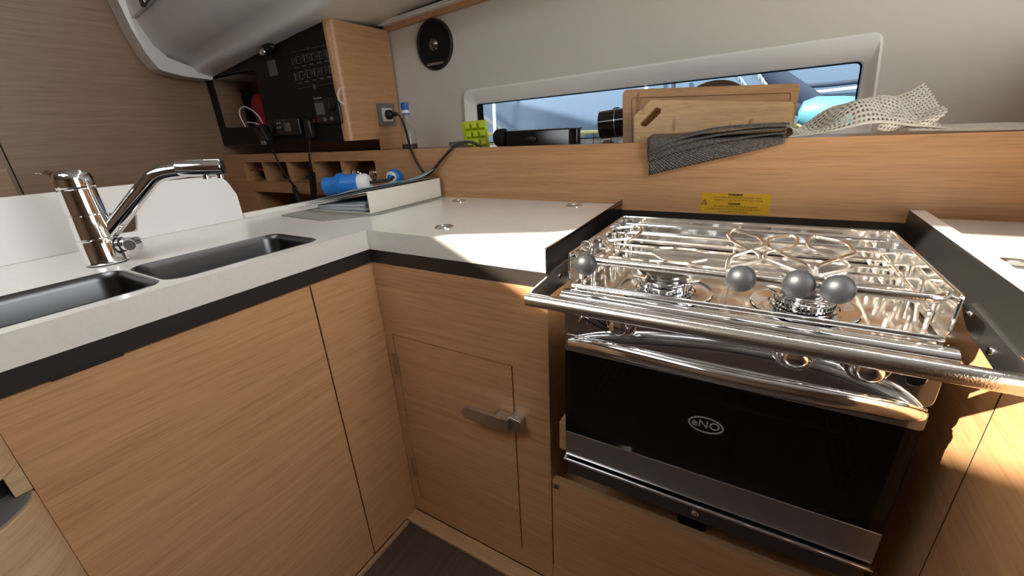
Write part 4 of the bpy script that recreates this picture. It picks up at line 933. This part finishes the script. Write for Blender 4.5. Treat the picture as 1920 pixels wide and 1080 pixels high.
# ================================================================== socket, plug and cable
so_ = thing('wall_socket', P(722, 237, 'x', XI), 'grey framed power socket on the oak end of the instrument cabinet', 'socket')
SQ = [P(u, v, 'x', XI+.001) for u, v in ((706, 194), (737, 194), (740, 236), (710, 237))]
y0 = (SQ[0].y+SQ[3].y)/2; y1 = (SQ[1].y+SQ[2].y)/2; z1 = (SQ[0].z+SQ[1].z)/2; z0 = (SQ[2].z+SQ[3].z)/2
MB().prism(rrect(y0, z0, y1, z1, .004), YF(XI), .0003, .009).build('frame', M_GREYP, so_, smooth=30, bevel=.004)
yc, zc_ = (y0+y1)/2, (z0+z1)/2; hw = (y1-y0)*.30; hh = (z1-z0)*.29
MB().prism(rrect(yc-hw, zc_-hh, yc+hw, zc_+hh, .003), YF(XI), .009, .0105).build('insert', M_WPLAS, so_, smooth=0)
pl_ = thing('mains_plug', (XI+.02, yc, zc_-.02), 'round black mains plug in the wall socket with a slack black lead', 'plug')
MB().lathe([(.0185, .0106), (.0195, .014), (.0185, .026), (.012, .033), (.0085, .036), (.0075, .060)], (XI, yc, zc_), axis=(1, .12, 0), seg=28).build('plug_body', M_BLACK, pl_)
lead = [(XI+.058, yc+.007, zc_), P(752, 222, 'y', 1.25), P(762, 248, 'y', 1.17), P(770, 280, 'y', 1.112), P(785, 311, 'y', 1.108), P(797, 326, 'y', 1.108), P(806, 325, 'y', 1.108), P(828, 300, 'y', 1.108), P(846, 280, 'y', 1.112), P(862, 269, 'y', 1.14), P(880, 266, 'y', 1.17), P(896, 271, 'y', 1.19), P(903, 277, 'y', 1.20)]
MB().tube(smoothpath(lead, 6), .0042, 10).build('lead', M_BLACK, pl_)

# ================================================================== things on the ledge
zl = 1.0465
bo = thing('glass_bottle', P(768, 280, 'y', 1.25), 'clear glass bottle with a blue cap on the ledge', 'bottle')
c = P(765, 278, 'y', 1.25); c.z = zl
c.x = P(767, 262, 'y', 1.25).x; top = P(762, 192, 'y', 1.25).z-zl
MB().lathe([(.001, .004), (.022, .0005), (.027, .004), (.0275, .05), (.026, .062), (.018, .078), (.0125, .092), (.0115, .112), (.0115, top-.03), (.0125, top-.028)], c, seg=36, cap=False).build('glass', M_BOTTLE, bo, solid=.0016)
MB().lathe([(.0145, top-.040), (.0148, top-.036), (.0140, top-.018), (.0142, top-.016), (.0140, top-.001), (.012, top)], c, seg=28).build('cap', M_BAND2, bo)
MB().lathe([(.0151, top-.036), (.0151, top-.026)], c, seg=28, cap=False).build('cap_print', M_WPLAS, bo)
MB().lathe([(.0282, .004), (.0282, .020)], c, seg=28, cap=False).build('label_band', mat('dark_label', (.03, .02, .03), .5), bo)
# lime ice tray standing on edge
ic = thing('ice_tray', P(895, 276, 'y', 1.27), 'lime green silicone ice cube tray standing on edge in the window', 'ice tray')
def tq(u, v):   # on the tray face
    return PN(u, v, (P(890, 270, 'y', 1.265)), (0.12, -1, .22))
A, B, Cq, D = tq(864, 229), tq(910, 224), tq(918, 276), tq(873, 279)
def tp_(u, v): return (A*(1-u)+B*u)*(1-v)+(D*(1-u)+Cq*u)*v
tn = ((B-A).cross(D-A)).normalized(); tn = tn if tn.y < 0 else -tn
bk_ = MB(); sl_ = [tp_(0, 0), tp_(1, 0), tp_(1, 1), tp_(0, 1)]
bk_.add(sl_+[p-tn*.006 for p in sl_], [(0, 1, 2, 3), (7, 6, 5, 4), (0, 4, 5, 1), (1, 5, 6, 2), (2, 6, 7, 3), (3, 7, 4, 0)]); bk_.build('tray_sheet', M_LIME, ic, smooth=0, bevel=.002)
for i in range(3):
    for j in range(3):
        u0, u1, v0, v1 = .14+i*.28, .14+i*.28+.24, .10+j*.30, .10+j*.30+.24
        qd = [tp_(u0, v0), tp_(u1, v0), tp_(u1, v1), tp_(u0, v1)]; ce = sum(qd, Vector())/4; bw = [(p-ce)*.72+ce+tn*.016+(B-A).normalized()*.005 for p in qd]
        MB().add(qd+bw, [(0, 1, 5, 4), (1, 2, 6, 5), (2, 3, 7, 6), (3, 0, 4, 7), (4, 5, 6, 7)]).build('cube_cell', M_LIME, ic, smooth=0)
# folded dark packet
pk = MB(); a = P(842, 277, 'y', 1.2); b_ = P(870, 277, 'y', 1.2); t_ = P(841, 267, 'y', 1.2); t2 = P(868, 264, 'y', 1.22)
pk.add([(a.x+.012, 1.19, zl), (b_.x, 1.19, zl), (t2.x, 1.23, t2.z), (t_.x, 1.20, t_.z), (a.x+.012, 1.235, zl), (b_.x, 1.235, zl), (t2.x, 1.236, t2.z), (t_.x, 1.21, t_.z)], [(0, 1, 2, 3), (7, 6, 5, 4), (0, 4, 5, 1), (1, 5, 6, 2), (2, 6, 7, 3), (3, 7, 4, 0)])
tag(pk.build('foil_packet', mat('packet_brown', (.10, .085, .07), .35), None, smooth=0), 'small crumpled dark packet on the ledge beside the lime ice tray', 'packet')
# black speaker dock
dk = thing('black_device', P(1010, 275, 'y', 1.23), 'low black boxed device on the ledge in front of the window', 'device')
a, e = P(953, 246, 'y', 1.22), P(1082, 240, 'y', 1.22)
MB().add([(a.x, 1.20, zl), (e.x-.015, 1.20, zl), (e.x-.005, 1.27, zl), (a.x, 1.27, zl), (a.x, 1.212, a.z), (e.x-.02, 1.212, e.z), (e.x-.008, 1.262, e.z), (a.x, 1.262, a.z)], [(0, 3, 2, 1), (4, 5, 6, 7), (0, 1, 5, 4), (1, 2, 6, 5), (2, 3, 7, 6), (3, 0, 4, 7)]).build('body', M_BLACKG, dk, smooth=0, bevel=.003)
MB().box((a.x-.001, 1.209, a.z-.0008), (e.x-.03, 1.263, a.z+.0016)).build('top_edge', M_STEELB, dk, smooth=0)
MB().tube([(e.x-.012, 1.235, zl), (e.x-.012, 1.235, e.z-.004)], .016, 16).build('end_roll', M_BLACKG, dk)
MB().lathe([(.020, 0), (.020, .004)], (e.x-.012, 1.235, e.z-.003), seg=20).build('end_cap', M_BLACK, dk)
MB().ball(P(995, 261, 'y', 1.20), .012, 14, (1.6, .5, .8)).build('clip', M_BLACK, dk)
c = P(940, 268, 'y', 1.24); tag(MB().lathe([(.026, 0), (.028, .004), (.028, .03), (.024, .036), (.010, .038)], (c.x-.01, 1.235, zl+.028), axis=(1, -.1, .05), seg=24).build('lens_cap', M_BLACKM), 'short black ribbed cylinder lying against the black device', 'cylinder')
# clear storage tray
ct = thing('clear_tray', P(1125, 272, 'y', 1.27), 'clear plastic divided tray behind the black device', 'tray')
a, e = P(1088, 250, 'y', 1.27), P(1152, 248, 'y', 1.27)
for x in (a.x, (a.x+e.x)/2, e.x): MB().box((x-.001, 1.24, zl), (x+.001, 1.31, a.z)).build('wall', M_CLEAR, ct, smooth=0)
for y in (1.24, 1.31): MB().box((a.x+.001, y-.001, zl), (e.x-.001, y+.001, a.z)).build('wall', M_CLEAR, ct, smooth=0)
MB().box((a.x, 1.24, zl), (e.x, 1.31, zl+.0015)).build('base', M_CLEAR, ct, smooth=0)
# black mug on its side
mg = thing('black_mug', P(1145, 268, 'y', 1.23), 'glossy black ribbed cup lying on its side by the cutting boards', 'cup')
ca, ce_ = P(1126, 235, 'y', 1.335), P(1200, 225, 'y', 1.345); ca.z = max(ca.z, zl+.0425); md = (ce_-ca).normalized()
MB().lathe([(.039, 0), (.041, .001), (.0415, .05), (.0410, .0505), (.0415, .051), (.0405, .10), (.037, .102)], ca, axis=md, seg=40).build('cup_body', M_BLACKG, mg)
MB().lathe([(.0422, .049), (.0422, .0508)], ca, axis=md, seg=40, cap=False).build('rim_line', M_STEELB, mg)
MB().lathe([(.034, -.0004), (.034, .001)], ca, axis=md, seg=32).build('cup_base', M_BLACK, mg)
MB().ball(ca+md*.045+Vector((0, .01, .038)), .012, 14, (1.2, .6, .7)).build('lid_tab', M_BLACK, mg)
tag(MB().ball(P(1139, 268, 'y', 1.27), .013, 14, (1.3, 1, .7)).build('nut', mat('nut_brown', (.22, .09, .03), .5)), 'small brown nut lying under the black cup', 'nut')
# wooden bowl behind the boards
ztop = P(1345, 149, 'y', 1.392).z; bwr = .092; upf = (ztop-zl-.002)/(2*bwr); nf = math.sqrt(1-upf*upf)
tag(MB().lathe([(.03, -.030), (.06, -.024), (.086, -.003), (bwr, 0), (.088, .001), (.06, -.019), (.001, -.026)], (P(1345, 149, 'y', 1.392).x, 1.392-bwr*nf, zl+.001+bwr*upf), axis=(0, -upf, nf), seg=48).build('wooden_bowl', wood('walnut', 'x', (.05, .022, .012), (.12, .055, .03), rough=.4)), 'dark wooden bowl standing behind the bamboo cutting boards', 'bowl')
# cutting boards leaning on the window
def board(px, rad, y0, lean, th, m, name, label, hole=None, groove=None):
    n = Vector((0, -1, lean)).normalized(); p0 = Vector((0, y0, zl)); U = Vector((1, 0, 0)); V = n.cross(U)*-1
    V = Vector((0, lean, 1)).normalized()
    loc = lambda u, v: ((PN(u, v, p0, n)-p0).dot(U), (PN(u, v, p0, n)-p0).dot(V))
    pts = [loc(*p) for p in px]
    zmin = .0006
    pts = [(p[0], max(p[1], zmin)) for p in pts]
    t = thing(name, p0+U*sum(p[0] for p in pts)/len(pts), label, 'cutting board')
    fr = (p0, U, V, n); hl = [rpoly([loc(*p) for p in hole[0]], hole[1], 6)] if hole else []
    MB().prism(rpoly(pts, rad, 6), fr, -th, 0, hl).build('board', m, t, smooth=30, bevel=.002)
    if groove:
        g = [loc(*p) for p in groove]; MB().tube([p0+U*a_+V*b_+n*.0002 for a_, b_ in fillet_2(g)], .0012, 6).build('juice_groove', mat('groove_brown', (.26, .13, .05), .6), t)
    return t
def fillet_2(g): return [(p.x, p.y) for p in fillet([(x, y, 0) for x, y in g], .008)]
board([(1165, 300), (1167, 168), (1502, 156), (1476, 300)], [0, .016, .014, 0], 1.225, .22, .016, W_BAMB, 'cutting_board', 'large bamboo cutting board with a juice groove leaning at the window', groove=[(1186, 270), (1184, 184), (1484, 174), (1468, 262)])
board([(1186, 300), (1189, 217), (1222, 187), (1489, 191), (1477, 300)], [0, .004, .010, .012, 0], 1.196, .20, .012, W_BAMB2, 'cutting_board', 'smaller pale bamboo cutting board with a slanted handle slot', hole=([(1200, 231), (1231, 200), (1240, 205), (1238, 213), (1211, 238), (1202, 236)], .006))
# woven place mats hanging over the ledge
edges = [[(1216, 286), (1265, 265), (1335, 247), (1405, 240), (1480, 237)], [(1213, 294), (1265, 274), (1335, 257), (1405, 247), (1476, 242)], [(1214, 304), (1265, 287), (1335, 270), (1405, 258), (1474, 250)], [(1216, 329), (1265, 317), (1335, 301), (1405, 285), (1471, 269)]]
def qinterp(pts, u):
    q = smoothpath([(a_, b_, 0) for a_, b_ in pts], 10); f = u*(len(q)-1); i = min(int(f), len(q)-2); p = q[i].lerp(q[i+1], f-i); return p.x, p.y
for k in range(4):
    yf = YB-.0035-.0035*(4-k)-.004
    def fm(u, v, k=k, yf=yf):
        px, py = qinterp(edges[k], u); E = P(px, py, 'y', yf); zc = max(ZL+.0035+.0028*(3-k), E.z+.003+.0015*(3-k)); x = E.x-.010*(1-u)*(1-v)
        C = Vector((x, YB-.002-.002*(4-k), zc)); B_ = Vector((x, 1.19, ZL+.004+.0028*(3-k)+(zc-ZL)*.35))
        if v < .5: p = B_.lerp(C, v/.5)
        else:
            t = (v-.5)/.5; p = C*(1-t)**2+Vector((x, yf, C.z))*2*t*(1-t)+Vector((E.x, yf, E.z))*t*t
        return p
    mo = MB().grid(fm, 30, 24).build('place_mat', M_MATS, None, solid=.0014, uv=(30, 24))
    tag(mo, ['dark woven place mat on top of the stack, bowed above the ledge', 'dark woven place mat, second from the top of the stack', 'dark woven place mat, third down in the stack', 'dark woven place mat at the bottom, hanging furthest over the ledge edge'][k], 'place mat', 'woven place mats over the ledge')
# non-slip mesh sheet, crumpled
nm = thing('mesh_liner', (.2, 1.25, zl), 'crumpled cream non-slip mesh liner heaped on the ledge', 'liner sheet')
def ridge(u):   # height of the main heap along x
    return .012+.070*math.exp(-((u-.55)/.30)**2)+.018*math.exp(-((u-.95)/.16)**2)
xa, xb_ = P(1476, 256, 'y', 1.14).x, P(1765, 235, 'y', 1.16).x
def heap(u, v):
    x = xa+(xb_-xa)*u+.010*math.sin(7*v+3*u); y = 1.133+.14*v+.006*math.sin(9*u)
    h = ridge(u)*math.sin(PI*min(1, .08+.74*v))**.8+.006*math.sin(16*u+5*v)*math.sin(PI*v)+.005*math.sin(9*u-11*v)*math.sin(PI*v)
    return (x, y, max(zl+.002, zl+.002+h))
nu, nv = 68, 38
holes = lambda i, j: not (i % 2 and j % 2)
MB().grid(heap, nu, nv, holes).build('front_fold', M_MESH, nm, solid=.0022)
pA, pB, pC, pD = P(1592, 214, 'y', 1.215), P(1736, 153, 'y', 1.235), P(1768, 214, 'y', 1.205), P(1640, 235, 'y', 1.19)
def flap(u, v):
    p = (pA*(1-u)+pB*u)*(1-v)+(pD*(1-u)+pC*u)*v
    return p+Vector((0, -.022*math.sin(PI*u)*math.sin(PI*v)+.008*math.sin(8*u), .006*math.sin(6*u+2*v)))
MB().grid(flap, 42, 20, holes).build('standing_fold', M_MESH, nm, solid=.0022)
pA, pB, pC, pD = P(1645, 215, 'y', 1.175), P(1766, 202, 'y', 1.18), P(1752, 236, 'y', 1.15), P(1650, 246, 'y', 1.14)
def flap2(u, v):
    p = (pA*(1-u)+pB*u)*(1-v)+(pD*(1-u)+pC*u)*v
    return p+Vector((.006*math.sin(5*v), -.018*math.sin(PI*v)-.006*math.sin(9*u), .004*math.sin(7*u+3*v)))
MB().grid(flap2, 30, 12, holes).build('turned_fold', M_MESH, nm, solid=.0022)
xc, xd = P(1700, 250, 'y', 1.14).x, .585
def tail(u, v):
    return (xc+(xd-xc)*u, 1.132+.17*v, zl+.003+(.012-.004*u)*math.sin(PI*min(1, .1+.8*v))**.6+.004*math.sin(11*u+6*v)*math.sin(PI*v)+.012*math.exp(-(u/.18)**2)*math.sin(PI*min(1, .1+.7*v)))
MB().grid(tail, 70, 36, holes).build('flat_tail', M_MESH, nm, solid=.0022)

# ================================================================== speaker on the hull lining
c = P(818, 83, 'y', YH); spk = thing('wall_speaker', (c.x, YH-.01, c.z-.08), 'round black loudspeaker set into the hull lining', 'speaker')
lft, rgt, upp, dwn = P(783, 85, 'y', YH), P(851, 82, 'y', YH), P(819, 35, 'y', YH), P(817, 131, 'y', YH)
hz = (upp.z-dwn.z)/2; hx_ = (rgt.x-lft.x)/2; c = Vector(((lft.x+rgt.x)/2, YH, (upp.z+dwn.z)/2)); rr = (hz+hx_)/2
sp2 = MB().lathe([(rr, 0), (rr, .010), (rr*.96, .013), (rr*.92, .012), (rr*.90, .010)], c, axis=(0, -1, 0), seg=48, cap=False).build('bezel', M_BLACK, spk)
MB().lathe([(rr*.91, .0085), (rr*.5, .0075), (rr*.30, .009), (.001, .0095)], c, axis=(0, -1, 0), seg=48, cap=False).build('grille', M_BLACKM, spk)
MB().lathe([(rr*.25, .009), (rr*.25, .013), (rr*.15, .018), (.001, .0195)], c, axis=(0, -1, 0), seg=32, cap=False).build('tweeter_dome', M_STEELD, spk)
MB().box((c.x-rr*.45, YH-.0135, c.z-rr*.80), (c.x+rr*.45, YH-.0105, c.z-rr*.70)).build('badge', M_STEELB, spk, smooth=0)
